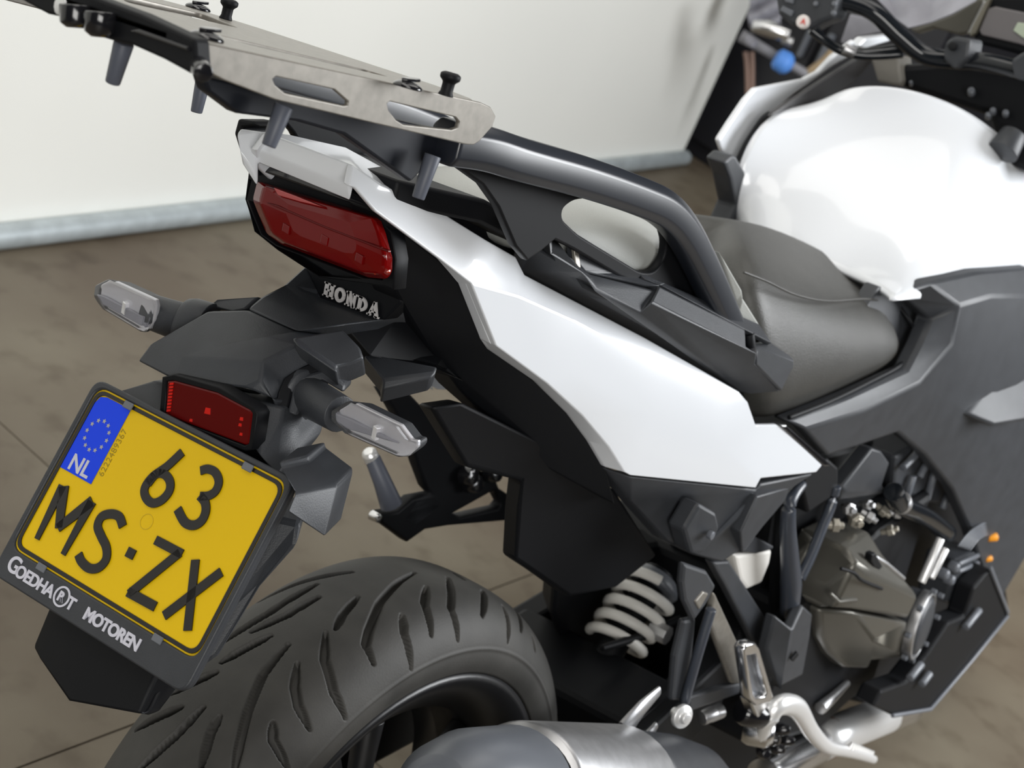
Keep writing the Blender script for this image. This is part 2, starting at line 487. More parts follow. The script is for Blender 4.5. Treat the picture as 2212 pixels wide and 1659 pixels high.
I2 = (I + 1) % NT
quads = np.stack([I * NS + J, I * NS + J + 1, I2 * NS + J + 1, I2 * NS + J], -1).reshape(-1, 4)
me = bpy.data.meshes.new('tyre')
me.vertices.add(len(co)); me.vertices.foreach_set('co', co.ravel())
me.loops.add(quads.size); me.loops.foreach_set('vertex_index', quads.ravel().astype(np.int32))
me.polygons.add(len(quads)); me.polygons.foreach_set('loop_start', np.arange(0, quads.size, 4, dtype=np.int32))
me.polygons.foreach_set('loop_total', np.full(len(quads), 4, dtype=np.int32))
me.update(calc_edges=True); me.validate()
for p in me.polygons: p.use_smooth = True
lab(link('tyre', me, RUBBER, wheel), 'black rear tyre with curved siped tread')
RIMM = mat('black wheel paint', (0.012, 0.012, 0.013), 0.35)
rim_prof = [(-.070, .222), (-.0785, .236), (-.0775, .2445), (-.073, .2435), (-.068, .226), (-.050, .206), (-.015, .196), (.015, .196), (.050, .206), (.068, .226), (.073, .2435), (.0775, .2445), (.0785, .236), (.070, .222), (.048, .196), (-.048, .196)]
rings = [[Vector((AXX + r * math.cos(t), a, AX + r * math.sin(t))) for a, r in rim_prof] for t in [2 * math.pi * k / 96 for k in range(96)]]
rings.append(rings[0])
loft('rim', rings, RIMM, wheel, cap=False)
lathe('hub', [(-.075, .035), (-.07, .05), (-.02, .055), (.05, .055), (.07, .05), (.075, .03)], (AXX, 0, AX), (0, 1, 0), RIMM, wheel)
for k in range(5):
    a0 = 2 * math.pi * k / 5 + 0.55
    for sg in (-1, 1):
        a1 = a0 + sg * 0.16
        p0 = Vector((AXX + 0.045 * math.cos(a0), -0.03, AX + 0.045 * math.sin(a0)))
        p1 = Vector((AXX + 0.20 * math.cos(a1), -0.03, AX + 0.19 * math.sin(a1)))
        tube('spoke', [p0, p0.lerp(p1, 0.5), p1], [0.016, 0.012, 0.015], RIMM, wheel, 10)
lathe('rear_sprocket', [(-.004, .04), (-.004, .088), (.004, .088), (.004, .04)], (AXX, 0.095, AX), (0, 1, 0), GREYM, wheel, 60)
lathe('brake_disc', [(-.0025, .075), (-.0025, .12), (.0025, .12), (.0025, .075)], (AXX, -0.098, AX), (0, 1, 0), STEEL, wheel, 60)

# chain: upper run as single links on the left of the tyre
chain = grp('drive_chain')
c0 = Vector((0.02, 0.095, AX + 0.09)); c1 = Vector((0.60, 0.095, AX + 0.075))
nl = 36
plate_me = None
for k in range(nl):
    p = c0.lerp(c1, (k + .5) / nl)
    if plate_me is None:
        vs = []; 
        prt = []
        for yy_ in (-.008, .008):
            pts = [(-.010, -.004), (-.006, -.007), (0, -.0045), (.006, -.007), (.010, -.004), (.010, .004), (.006, .007), (0, .0045), (-.006, .007), (-.010, .004)]
            n_ = len(pts)
            v_ = [Vector((a, yy_ - .001, b)) for a, b in pts] + [Vector((a, yy_ + .001, b)) for a, b in pts]
            f_ = [list(range(n_)), [i + n_ for i in reversed(range(n_))]] + [[(i + 1) % n_, i, i + n_, (i + 1) % n_ + n_] for i in range(n_)]
            prt.append((v_, f_))
        prt.append(box_vf((-.006, 0, 0), .004, .0085, .004)); prt.append(box_vf((.006, 0, 0), .004, .0085, .004))
        plate_me = join_mesh(prt); plate_me.materials.append(GREYM)
    o = bpy.data.objects.new('chain_link', plate_me); COL.objects.link(o); o.parent = chain; o.location = p
    if k % 2: o.scale = (1, .72, .95)

# swingarm
sw = grp('swingarm')
for sy, nm in ((-1, 'arm'), (1, 'arm')):
    rg = []
    for x, y, z, hz, hy in ((-.05, .125, AX, .026, .012), (.1, .125, AX + .01, .034, .014), (.34, .115, AX + .05, .045, .017), (.56, .10, AX + .09, .05, .02)):
        rg.append([(x, sy * y - hy, z - hz), (x, sy * y + hy, z - hz), (x, sy * y + hy, z + hz), (x, sy * y - hy, z + hz)])
    loft(nm, rg, DARK, sw, smooth=False, bevel=.006)
loft('crossbeam', [[(.33, y, .34), (.44, y, .36), (.44, y, .43), (.33, y, .41)] for y in (-.115, .115)], DARK, sw, smooth=False, bevel=.008)
lathe('axle_nut', [(-.015, .016), (0, .016), (.004, .010)], (0, -.14, AX), (0, 1, 0), CHROME, sw, 6, smooth=False)
lathe('brass_fitting', [(-.012, .007), (0, .009), (.012, .006)], Y(930, 1640, -.13), (1, -.2, .3), mat('brass', (.5, .3, .1), .35, metal=.8), sw, 12)

# ------------------------------------------------------------------ number plate
PT = math.radians(27.11); PX0, PZ0 = -0.31667, 0.81718            # top middle of the printed field
pd = Vector((-math.sin(PT), 0, -math.cos(PT))); pn = Vector((-math.cos(PT), 0, math.sin(PT)))
def PL(a, b, h=0.0):                                              # a right, b down from the top middle, h out of the plate
    return Vector((PX0, 0, PZ0)) + Vector((0, -a, 0)) + pd * b + pn * h
def PP(px, py):                                                   # pixel -> (a, b) on the plate
    q = on(px, py, tuple(pn), pn.x * PX0 + pn.z * PZ0)
    return (-q.y, (q - Vector((PX0, 0, PZ0))).dot(pd))
plate = grp('number_plate', 'yellow embossed number plate with blue country band')
rr2 = lambda x0, x1, y0, y1, r: roundpoly([(x0, y0), (x1, y0), (x1, y1), (x0, y1)], r, 6)
cut2d('plate_field', rr2(-.105, .105, -.005, .138, .012), [], .0014, lambda a, b, h: PL(a, b, h - .0007), YELLOW, plate, .0002)
cut2d('plate_border', rr2(-.1035, .1035, -.0035, .1365, .011), [rr2(-.1003, .1003, -.0005, .1333, .009)], .0012, lambda a, b, h: PL(a, b, h + .0006), CHARB, plate, .0003)
blue_out = roundpoly([(-.1003, -.0005), (-.0545, -.0005), (-.0545, .066), (-.1003, .066)], .0001, 1)
a0 = PP(282, 888)[0]; b1 = PP(200, 1048)[1]
cut2d('country_band', [(-.1000, .008), (-.0975, .002), (-.091, .0), (a0, .0), (a0, b1), (-.1000, b1)], [], .0004, lambda a, b, h: PL(a, b, h + .0004), BLUE, plate, .00005)
ca = (a0 - .1000) / 2; cb = .030
for k in range(12):
    t = 2 * math.pi * k / 12
    aa, bb = ca + .0115 * math.sin(t), cb - .0125 * math.cos(t)
    st = [(aa + (.0021 if i % 2 == 0 else .0010) * math.sin(math.pi * i / 5), bb - (.0021 if i % 2 == 0 else .0010) * math.cos(math.pi * i / 5)) for i in range(10)]
    slab('star', [PL(a, b, .0006) for a, b in st], pn * .0003, STAR, plate, 0)
text_mesh('NL', .0185, .0004, lambda a, b, h: PL(ca + a, .0575 - b, h + .0008), 'country_letters', PRINTW, plate, .0004)
text_mesh('6222489367', .0078, .0003, lambda a, b, h: PL(a0 + .0045 - b, .036 - a, h + .0001), 'serial_number', mat('dim gold print', (.35, .24, .0), .4), plate, 0, space=1.05)
zz = lambda x, y: (x * .33454, 800 + y * .33454)
z1 = lambda x, y: (x * .31646, 1140 + y * .31646)
CH = {
 'digit_six': [([zz(*p) for p in ((1183, 530), (1085, 622), (990, 690), (940, 762), (947, 822), (990, 860), (1050, 840), (1098, 782), (1103, 722), (1070, 676), (1015, 672), (960, 735))], .0062)],
 'digit_three': [([zz(*p) for p in ((1300, 652), (1345, 640), (1395, 662), (1418, 720), (1398, 780), (1352, 812), (1296, 816))], .006),
                 ([zz(*p) for p in ((1296, 812), (1328, 852), (1334, 910), (1308, 972), (1255, 1003), (1198, 982), (1152, 898))], .0064)],
 'letter_m': [([zz(*p) for p in ((243, 1092), (412, 748))], [.0042, .0075]), ([zz(*p) for p in ((418, 752), (386, 1020))], [.0085, .0065]),
              ([zz(*p) for p in ((380, 1020), (602, 848))], [.0065, .0085]), ([zz(*p) for p in ((600, 850), (412, 1192))], [.0075, .0042])],
 'letter_s': [([zz(*p) for p in ((798, 1010), (775, 948), (722, 930), (662, 948), (636, 1008), (660, 1075), (692, 1145), (690, 1222), (642, 1276), (582, 1280), (532, 1236), (512, 1190))], .0064)],
 'dot': [([zz(*p) for p in ((826, 1172), (872, 1196))], .0068)],
 'letter_z': [([zz(*p) for p in ((1010, 1098), (1180, 1188))], .0062), ([zz(*p) for p in ((1168, 1178), (838, 1446))], .0062), ([zz(*p) for p in ((832, 1432), (1008, 1528))], .0066)],
 'letter_x': [([(424, 1210), (407, 1363)], .0064), ([(480, 1236), (356, 1331)], .0064)],
}
for nm, strokes in CH.items():
    o = link(nm, join_mesh([ribbon_mesh([PP(*p) for p in (list(pl) if len(pl) < 4 else [tuple(q[:2]) for q in spline([Vector((*p, 0)) for p in pl], 5)])], ([q * 1.13 for q in w] if hasattr(w, '__len__') else w * 1.13), .0014, PL, .0002) for pl, w in strokes]), CHARB, plate)
rg_c = PP(317, 1127)
cut2d('hologram_ring', ellipse(rg_c, .0062, .0062), [ellipse(rg_c, .0057, .0057)], .0002, lambda a, b, h: PL(a, b, h + .0002), mat('dim yellow print', (.60, .40, .0), .3), plate, .00003)

# plate holder with dealer lettering
hold = grp('plate_holder')
cut2d('holder_frame', rr2(-.110, .110, -.010, .163, .012), [rr2(-.1047, .1047, -.0050, .1380, .011)], .006, lambda a, b, h: PL(a, b, h - .0005), BLACK, hold, .0015)
cut2d('backing', rr2(-.109, .109, -.009, .162, .012), [], .005, lambda a, b, h: PL(a, b, h - .0045), BLACK, hold, .001)
for a in (-.066, .066):
    for b in (-.002, .139):
        slab('clip', [PL(a - .005, b - .003, .002), PL(a + .005, b - .003, .002), PL(a + .005, b + .003, .002), PL(a - .005, b + .003, .002)], pn * .0012, GREYM, hold, .0006)
g0 = PP(60, 1240); g1 = PP(212, 1330); m0 = PP(215, 1330); m1 = PP(342, 1412)
def dtext(t, a, b, size, name, ex=.0004): text_mesh(t, size, .0008, lambda x, y, h: PL(a + x, b - y, h + .0030), name, PRINTW, hold, ex, 'LEFT', 0.92)
bl = .1495
dtext('G', -.098, bl - .001, .0185, 'dealer_initial')
dtext('OEDHA', -.0870, bl + .0012, .0134, 'dealer_name')
rc = (-.0335, bl)
cut2d('logo_ring', ellipse(rc, .0082, .0082), [ellipse(rc, .0066, .0066)], .0008, lambda a, b, h: PL(a, b, h + .0030), PRINTW, hold, .0001)
dtext('R', -.0372, bl + .0005, .0105, 'logo_letter')
dtext('T', -.0262, bl + .0012, .0134, 'dealer_name')
dtext('MOTOREN', -.006, bl + .0012, .0130, 'dealer_trade', .0005)

# mudguard tongue behind and below the plate
mud = grp('rear_mudguard')
MX = lambda px, py, h=0.0: on(px, py, tuple(pn), pn.x * PX0 + pn.z * PZ0 - .018 + h)
facets('mud_flap', {'a': MX(115, 1290, -.006), 'b': MX(70, 1398, -.012), 'c': MX(84, 1425, -.010), 'd': MX(146, 1516, .004), 'e': MX(300, 1545, .004), 'f': MX(318, 1548, -.012), 'g': MX(385, 1462, -.012), 'h': MX(415, 1400, -.008),
                    'i': MX(132, 1320, .004), 'j': MX(345, 1440, .004)},
       [['a', 'b', 'c', 'i'], ['c', 'd', 'e', 'j', 'i'], ['e', 'f', 'g', 'j'], ['g', 'h', 'j']], DARK, mud, push=(.012, 0, 0), bevel=.003)
# side wings of the plate carrier (pale, catching the daylight)
facets('carrier_wing', {'a': X(602, 998, -.322), 'b': X(666, 984, -.292), 'c': X(667, 997, -.292), 'd': X(606, 1012, -.324), 'e': X(635, 1060, -.336), 'f': X(727, 1043, -.290), 'g': X(728, 1054, -.292), 'h': X(701, 1160, -.312), 'i': X(620, 1106, -.346), 'j': X(636, 1070, -.340)},
       [['a', 'b', 'c', 'd'], ['d', 'c', 'f', 'e'], ['e', 'f', 'g', 'j'], ['j', 'g', 'h', 'i']], BLACK, mud, push=(.035, .015, 0), bevel=.0025)
facets('carrier_wing', {'a': X(232, 850, -.31), 'b': X(262, 848, -.30), 'c': X(330, 822, -.285), 'd': X(358, 830, -.285), 'e': X(362, 890, -.30), 'f': X(300, 900, -.31)},
       [['a', 'b', 'c', 'd', 'e', 'f']], BLACK, mud, push=(.03, 0, 0), bevel=.003)
facets('carrier_post', {'a': X(470, 850, -.285), 'b': X(562, 868, -.285), 'c': X(612, 880, -.275), 'd': X(640, 905, -.262), 'e': X(652, 930, -.255), 'f': X(640, 978, -.275), 'g': X(598, 1030, -.300), 'h': X(560, 985, -.305), 'i': X(566, 905, -.29), 'j': X(606, 915, -.28)},
       [['a', 'b', 'i', 'h'], ['b', 'c', 'j', 'i'], ['i', 'j', 'g', 'h'], ['c', 'd', 'e', 'f', 'j'], ['j', 'f', 'g']], BLACK, mud, push=(.05, .02, 0), bevel=.002)
slab('carrier_back', [X(372, 800, -.27), X(560, 850, -.27), X(600, 1040, -.29), X(300, 905, -.29), X(345, 850, -.285)], (.03, 0, 0), DARK, mud, .004)
slab('carrier_lower', [MX(560, 1110, -.004), MX(650, 1130, -.02), MX(640, 1180, -.02), MX(560, 1270, -.02), MX(470, 1420, -.015), MX(400, 1470, -.012), MX(440, 1370, -.004)], (.04, .03, 0), BLACK, mud, .004)

# reflector under the hood
refl = grp('rear_reflector', 'small rectangular red reflector above the number plate')
ro = [(361, 823), (377, 822), (470, 848), (540, 885), (546, 893), (538, 958), (530, 962), (365, 900), (357, 892)]
slab('reflector_lens', [X(px, py, -.3095) for px, py in ro], (.010, 0, 0), REDD, refl, .0015)
cut2d('reflector_rim', [tuple((lambda q: (q.y, q.z))(X(px, py, -.308)))for px, py in ((352, 814), (378, 808), (475, 836), (550, 880), (558, 894), (546, 972), (530, 974), (356, 908), (346, 894))],
      [[tuple((lambda q: (q.y, q.z))(X(px, py, -.308))) for px, py in ro]], .014, lambda a, b, h: Vector((-.302 + h, a, b)), DARK, refl, .001)
for k in range(9):
    q = X(369 - k * .8, 832 + k * 7.2, -.3102)
    slab('prism', [q + Vector((0, .0016, -.0006)), q + Vector((0, -.0022, .0012)), q + Vector((0, -.0022, .0030)), q + Vector((0, .0016, .0014))], (.001, 0, 0), REDB, refl, 0)
for px, py, s_ in ((448, 888, .0030), (521, 905, .0016), (518, 918, .0014), (412, 908, .0014), (520, 938, .0013)):
    q = X(px, py, -.3102)
    slab('prism', [q + Vector((0, s_, -s_)), q + Vector((0, -s_, -s_ * .6)), q + Vector((0, -s_ * .7, s_)), q + Vector((0, s_ * .8, s_ * .7))], (.0008, 0, 0), REDB, refl, 0)

# hood and arm of the rear mudguard
facets('mudguard_hood', {
 'tipL': X(296, 780, -.303), 'upL': X(324, 743, -.293), 'rimL': X(376, 822, -.307), 'ridL': X(396, 770, -.297), 'lowM': X(530, 838, -.293), 'lowR': X(594, 864, -.281),
 'ridM': X(568, 778, -.279), 'frR': X(562, 824, -.287), 'ridR': X(641, 744, -.252), 'endR': X(687, 777, -.240), 'cuR': X(608, 819, -.268), 'lowE': X(592, 884, -.276),
 'cenR': X(582, 726, -.258), 'midL': X(452, 752, -.282), 'armL': X(448, 672, -.258), 'armM': X(530, 670, -.236), 'armR': X(640, 716, -.226)},
 [['tipL', 'upL', 'ridL', 'rimL'], ['upL', 'armL', 'midL', 'ridL'], ['ridL', 'midL', 'cenR', 'ridR', 'ridM'], ['rimL', 'ridL', 'ridM', 'frR', 'lowM'], ['lowM', 'frR', 'lowR'],
  ['frR', 'ridM', 'cuR', 'lowE', 'lowR'], ['ridM', 'ridR', 'endR', 'cuR'], ['armL', 'armM', 'armR', 'cenR', 'midL'], ['cenR', 'armR', 'ridR']],
 BLACK, mud, push=(.035, 0, -.006), bevel=.0022)
facets('mudguard_arm', {
 'a': X(655, 575, -.140), 'b': X(698, 590, -.140), 'c': X(848, 606, -.138), 'd': X(872, 662, -.138), 'e': X(832, 690, -.144), 'f': X(745, 700, -.190), 'g': X(640, 716, -.230), 'h': X(530, 668, -.233), 'i': X(562, 640, -.215), 'j': X(608, 617, -.195),
 'k': X(700, 690, -.190), 'l': X(692, 640, -.146)},
 [['a', 'b', 'l', 'j'], ['b', 'c', 'd', 'e', 'l'], ['j', 'l', 'k', 'i'], ['i', 'k', 'g', 'h'], ['l', 'e', 'f', 'k'], ['k', 'f', 'g']], BLACK, mud, push=(.05, 0, -.01), bevel=.003)
# pale step plates on the right of the arm
facets('arm_step', {'a': X(631, 729, -.262), 'b': X(740, 711, -.225), 'c': X(778, 750, -.222), 'd': X(786, 774, -.224), 'e': X(756, 786, -.234), 'f': X(726, 792, -.246), 'g': X(642, 746, -.266), 'h': X(728, 804, -.250)},
       [['a', 'b', 'c', 'd', 'e', 'f'], ['a', 'f', 'h', 'g']], BLACK, mud, push=(.02, .01, -.02), bevel=.002)
facets('arm_step', {'a': X(786, 768, -.16), 'b': X(800, 765, -.15), 'c': X(945, 792, -.125), 'd': X(940, 806, -.13), 'e': X(828, 820, -.165), 'f': X(826, 842, -.167), 'g': X(932, 816, -.135)},
       [['a', 'b', 'c', 'd', 'e'], ['e', 'd', 'g', 'f']], BLACK, mud, push=(.02, .015, -.02), bevel=.002)
facets('arm_step', {'a': X(446, 662, -.235), 'b': X(468, 646, -.232), 'c': X(560, 640, -.21), 'd': X(530, 668, -.225), 'e': X(500, 672, -.233)},
       [['a', 'b', 'c', 'd', 'e']], BLACK, mud, push=(.03, 0, -.01), bevel=.002)
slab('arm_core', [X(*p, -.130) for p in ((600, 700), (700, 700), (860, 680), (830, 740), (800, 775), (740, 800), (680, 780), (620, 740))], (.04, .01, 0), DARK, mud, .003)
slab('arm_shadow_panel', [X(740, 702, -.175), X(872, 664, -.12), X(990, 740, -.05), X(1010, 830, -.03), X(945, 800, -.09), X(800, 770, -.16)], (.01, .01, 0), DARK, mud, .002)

# HONDA lettering under the tail light, built from slab-serif strokes
ht = grp('maker_lettering', 'small raised silver capital letters below the tail light')
hA = X(703, 607, -.155); hB = X(818, 664, -.155)
hw = abs(hB.y - hA.y); hx = Vector((0, -1, 0)); hc = (hA + hB) / 2
LH = .0122; LW = .0108; PITCH = .0125
def HT(a, b, h=0.0): return Vector((-.1525 - h, 0, 0)) + Vector((0, -a, 0)) + Vector((0, 0, .9150 + b)) + Vector((b * .0, 0, 0))
def seg_(a, b, w): return ribbon_mesh([a, b], w, .0016, HT)
T_, s_ = .0032, .0014
def stem(x): return seg_((x, -LH / 2), (x, LH / 2), T_)
def ser(x, b, w=.0052): return seg_((x - w / 2, b), (x + w / 2, b), s_)
top, bot = LH / 2 - s_ / 2, -LH / 2 + s_ / 2
def arc_(cx, cy, rx, ry, a0, a1, w, n=18): return ribbon_mesh([(cx + rx * math.cos(math.radians(a0 + (a1 - a0) * k / n)), cy + ry * math.sin(math.radians(a0 + (a1 - a0) * k / n))) for k in range(n + 1)], w, .0016, HT)
def L_H(x): return [stem(x - .003), stem(x + .003), seg_((x - .003, 0), (x + .003, 0), .0016), ser(x - .003, top), ser(x - .003, bot), ser(x + .003, top), ser(x + .003, bot)]
def L_O(x): return [arc_(x, 0, .0042, LH / 2 - .0011, 0, 360, .0027)]
def L_N(x): return [seg_((x - .0034, -LH / 2), (x - .0034, LH / 2), .002), seg_((x + .0034, -LH / 2), (x + .0034, LH / 2), .002), seg_((x - .0034, LH / 2), (x + .0034, -LH / 2), T_), ser(x - .0036, bot, .0046), ser(x - .004, top, .0036), ser(x + .0036, top, .0046)]
def L_D(x): return [stem(x - .003), ser(x - .003, top), ser(x - .003, bot), arc_(x - .002, 0, .0056, LH / 2 - .0012, -90, 90, .0026)]
def L_A(x): return [seg_((x - .0042, -LH / 2), (x, LH / 2), .002), seg_((x + .0042, -LH / 2), (x, LH / 2), T_), seg_((x - .003, -.002), (x + .003, -.002), .0015), ser(x - .0042, bot, .0042), ser(x + .0042, bot, .0052)]
slab('lettering_panel', [X(640, 540, -.150), X(852, 575, -.150), X(868, 652, -.150), X(828, 692, -.150), X(700, 664, -.150)], (.02, 0, 0), DARK, ht, .002)
for k, (nm, fn) in enumerate((('letter_h', L_H), ('letter_o', L_O), ('letter_n', L_N), ('letter_d', L_D), ('letter_a', L_A))):
    link(nm, join_mesh(fn((k - 2) * PITCH)), LETM, ht)

# ------------------------------------------------------------------ turn signals
def signal(side):
    g = grp('turn_signal', 'clear lens turn signal on black stalk, ' + ('right' if side > 0 else 'left') + ' of the number plate')
    if side > 0:
        out = [(716, 888), (752, 866), (858, 918), (884, 953), (899, 956), (898, 972), (883, 986), (860, 987), (745, 936), (716, 908)]
        inn = [(728, 893), (756, 880), (848, 926), (872, 960), (868, 972), (752, 926), (730, 908)]
        mid = [(728, 893), (760, 905), (862, 958), (872, 960)]
    else:
        out = [(203, 640), (206, 617), (234, 603), (331, 647), (334, 662), (329, 696), (316, 718), (303, 716), (222, 668), (210, 652)]
        inn = [(214, 636), (236, 622), (320, 660), (320, 690), (308, 704), (226, 658)]
        mid = [(214, 636), (228, 640), (312, 684), (318, 676)]
    xs_ = -.275
    c = sum((Vector((px, py, 0)) for px, py in out), Vector()) / len(out)
    r0 = [X(px, py, xs_ + .012) for px, py in out]
    r1 = [X(px, py, xs_) for px, py in out]
    r2 = [X(c.x + (px - c.x) * .86, c.y + (py - c.y) * .86, xs_ - .006) for px, py in out]
    loft('lens', [r0, r1, r2], CLEAR, g, smooth=False, bevel=.0012)
    cc = sum(r1, Vector()) / len(r1)
    ins = [p.lerp(cc, .10) + Vector((.006, 0, 0)) for p in r1]
    slab('reflector_bowl', ins, (.004, 0, 0), REFLC, g, .001)
    slab('led_bar', [X(px, py, xs_ + .002) for px, py in inn[:1] + mid[1:3] + inn[-2:]], (.004, 0, 0), mat('grey led bar', (.22, .22, .25), .35), g, .0008)
    q = sum((X(px, py, xs_ + .001) for px, py in mid[1:3]), Vector()) / 2
    slab('led_divider', [q + Vector((0, .002, -.006)), q + Vector((0, -.002, -.007)), q + Vector((0, -.002, .003)), q + Vector((0, .002, .004))], (.006, 0, 0), ALUW, g, .0006)
    back = [p.lerp(cc, -.02) for p in r0]
    bk2 = [p.lerp(cc, .18) + Vector((.022, 0, 0)) for p in r0]
    loft('housing', [back, bk2], BLACK, g, smooth=False, bevel=.002)
    if side > 0:
        p0, p1 = X(648, 845, -.245), X(735, 895, -.258)
    else:
        p0, p1 = X(420, 705, -.245), X(322, 672, -.258)
    tube('stalk', [p0, p0.lerp(p1, .5), p1], [.017, .0155, .0145], BLACK, g, 18)
    ax = (p1 - p0).normalized()
    lathe('boss', [(-.016, .023), (.000, .0225), (.006, .0205), (.008, .017)], p0 + ax * .004, ax, BLACK, g, 26)
    return g
signal(1); signal(-1)
# moulded arch round the right stalk
facets('stalk_arch', {'a': X(592, 884, -.278), 'b': X(598, 850, -.274), 'c': X(612, 820, -.269), 'd': X(640, 797, -.256), 'e': X(687, 778, -.241), 'f': X(706, 797, -.238), 'g': X(648, 815, -.256), 'h': X(634, 836, -.262), 'i': X(620, 892, -.270)},
       [['a', 'b', 'h', 'i'], ['b', 'c', 'g', 'h'], ['c', 'd', 'g'], ['d', 'e', 'f', 'g']], DARK, mud, push=(.012, .004, 0), bevel=.0015)
facets('stalk_collar', {'g': X(648, 815, -.257), 'f': X(706, 797, -.239), 'k': X(746, 832, -.228), 'l': X(742, 850, -.232), 'm': X(694, 822, -.246), 'm2': X(668, 834, -.252), 'n': X(648, 884, -.262), 'i2': X(641, 900, -.266), 'i': X(620, 892, -.271), 'h': X(634, 836, -.263)},
       [['h', 'g', 'm2', 'n', 'i2', 'i'], ['g', 'f', 'm', 'm2'], ['f', 'k', 'l', 'm']], BLACK, mud, push=(.02, .01, 0), bevel=.002)

# ------------------------------------------------------------------ tail light
tl = grp('tail_light', 'wide dark red tail light lens')
LO = [(556, 391), (546, 431), (559, 464), (576, 505), (608, 528), (795, 599), (836, 603), (847, 588), (849, 562), (833, 503), (820, 469), (641, 416)]
cL = Vector((690, 492, 0))
def shr(p, k): return (cL.x + (p[0] - cL.x) * k, cL.y + (p[1] - cL.y) * k)
r0 = [X(*p, -.185) for p in LO]; r1 = [X(*p, -.207) for p in LO]; r2 = [X(*shr(p, .90), -.218) for p in LO]; r3 = [X(*shr(p, .5), -.2215) for p in LO]
loft('lens', [r0, r1, r2, r3], REDL, tl, smooth=False, bevel=.0025)
def tlx(px, py): return X(px, py, -.2222)
slab('lens_groove', [tlx(574, 438), tlx(600, 444), tlx(700, 488), tlx(838, 541), tlx(838, 546), tlx(700, 493), tlx(598, 449)], (.004, 0, 0), REDD, tl, .0006)
slab('lens_band', [tlx(590, 405), tlx(640, 424), tlx(700, 448), tlx(648, 436), tlx(600, 422)], (.004, 0, 0), mat('pale red lens', (.42, .05, .05), .15, coat=.6), tl, .0006)
slab('light_guide', [X(812, 552, -.2175), X(836, 548, -.2125), X(838, 590, -.2125), X(806, 594, -.2175)], (.004, 0, 0), mat('orange red guide', (.42, .035, .012), .2, coat=.6), tl, .001)
for px, py in ((617, 496), (700, 520), (775, 560)):
    q = tlx(px, py); slab('led', [q + Vector((0, .004, -.0025)), q + Vector((0, -.004, -.0035)), q + Vector((0, -.004, .0035)), q + Vector((0, .004, .0045))], (.004, 0, 0), REDL, tl, .0006)
# gloss housing round the lens and the lip above it
cut2d('light_housing', [(lambda q: (q.y, q.z))(X(*p, -.195)) for p in ((553, 322), (752, 403), (772, 410), (815, 460), (856, 500), (866, 560), (860, 625), (845, 618), (700, 598), (610, 540), (560, 500), (548, 455), (540, 430), (546, 385))],
      [[(lambda q: (q.y, q.z))(X(*p, -.195)) for p in LO]], .016, lambda a, b, h: Vector((-.193 + h, a, b)), DARK, tl, .001)
slab('light_back', [X(*p, -.178) for p in LO], (.03, 0, 0), DARK, tl, .002)
slab('light_lip', [X(551, 350, -.212), X(556, 368, -.214), X(640, 398, -.216), X(748, 436, -.214), X(806, 462, -.208), X(798, 440, -.206), X(748, 410, -.212), X(640, 372, -.214)], (.02, 0, 0), GLOSSB, tl, .002)

# ------------------------------------------------------------------ white tail bodywork
tail = grp('tail_fairing', 'pearl white tail fairing')
XC = -.236
facets('tail_cap', {
 'a': X(553, 321, XC), 'b': X(752, 402, XC), 'c': S(761, 357, -.004), 'd': X(566, 283, XC + .006), 'e': X(620, 290, -.215), 'f': X(746, 318, -.175), 'g': S(792, 377, -.002), 'g3': S(824, 399, -.002),
 'h': X(512, 288, XC - .004), 'i': X(520, 277, XC + .002), 'j': X(519, 326, XC - .008), 'k': X(553, 380, -.232), 'l': X(890, 396, -.11), 'm': S(921, 437, -.002)},
 [['a', 'b', 'c', 'd'], ['d', 'c', 'f', 'e'], ['c', 'g', 'g3', 'l', 'f'], ['g3', 'm', 'l'], ['h', 'j', 'k', 'a', 'd'], ['h', 'd', 'i']], WHITE, tail, push=(.006, 0, -.012), bevel=.0015)
SV = {
 't0': S(752, 402, .002), 't1': S(761, 357, -.003), 't2': S(792, 377, 0), 't3': S(824, 399, 0), 't4': S(921, 438, 0), 't5': S(1051, 519, 0), 't6': S(1116, 556, 0), 't7': S(1134, 594, .002),
 't8': S(1394, 730, .002), 't9': S(1597, 846, .002), 'u0': S(1616, 868, .004), 'u1': S(1633, 918, .006), 'u2': S(1682, 917, 0), 'u3': S(1777, 1005, .004), 'u4': S(1763, 1021, .004), 'u5': S(1644, 1034, .008),
 'u6': S(1633, 1054, .008), 'l0': S(1362, 1027, .012), 'l1': S(1351, 1021, .014),
 'c0': S(768, 405, .006), 'c1': S(813, 458, .014), 'c2': S(953, 562, .018), 'c3': S(1018, 612, .022), 'c4': S(1072, 748, .024), 'c5': S(1181, 828, .022), 'c6': S(1260, 900, .018), 'c7': S(1315, 965, .016),
 'r3': S(999, 614, .010), 'r4': S(1047, 735, .010), 'r45': S(1061, 757, .010), 'r5': S(1160, 825, .008), 'r6': S(1232, 896, .004), 'r7': S(1275, 954, .002), 'r8': S(1307, 1009, .002),
 'm0': S(1120, 640, .020), 'm1': S(1230, 688, .018), 'm2': S(1420, 790, .012), 'm3': S(1560, 880, .010), 'n0': S(1240, 800, .026), 'n1': S(1420, 900, .022), 'n2': S(1560, 960, .014)}
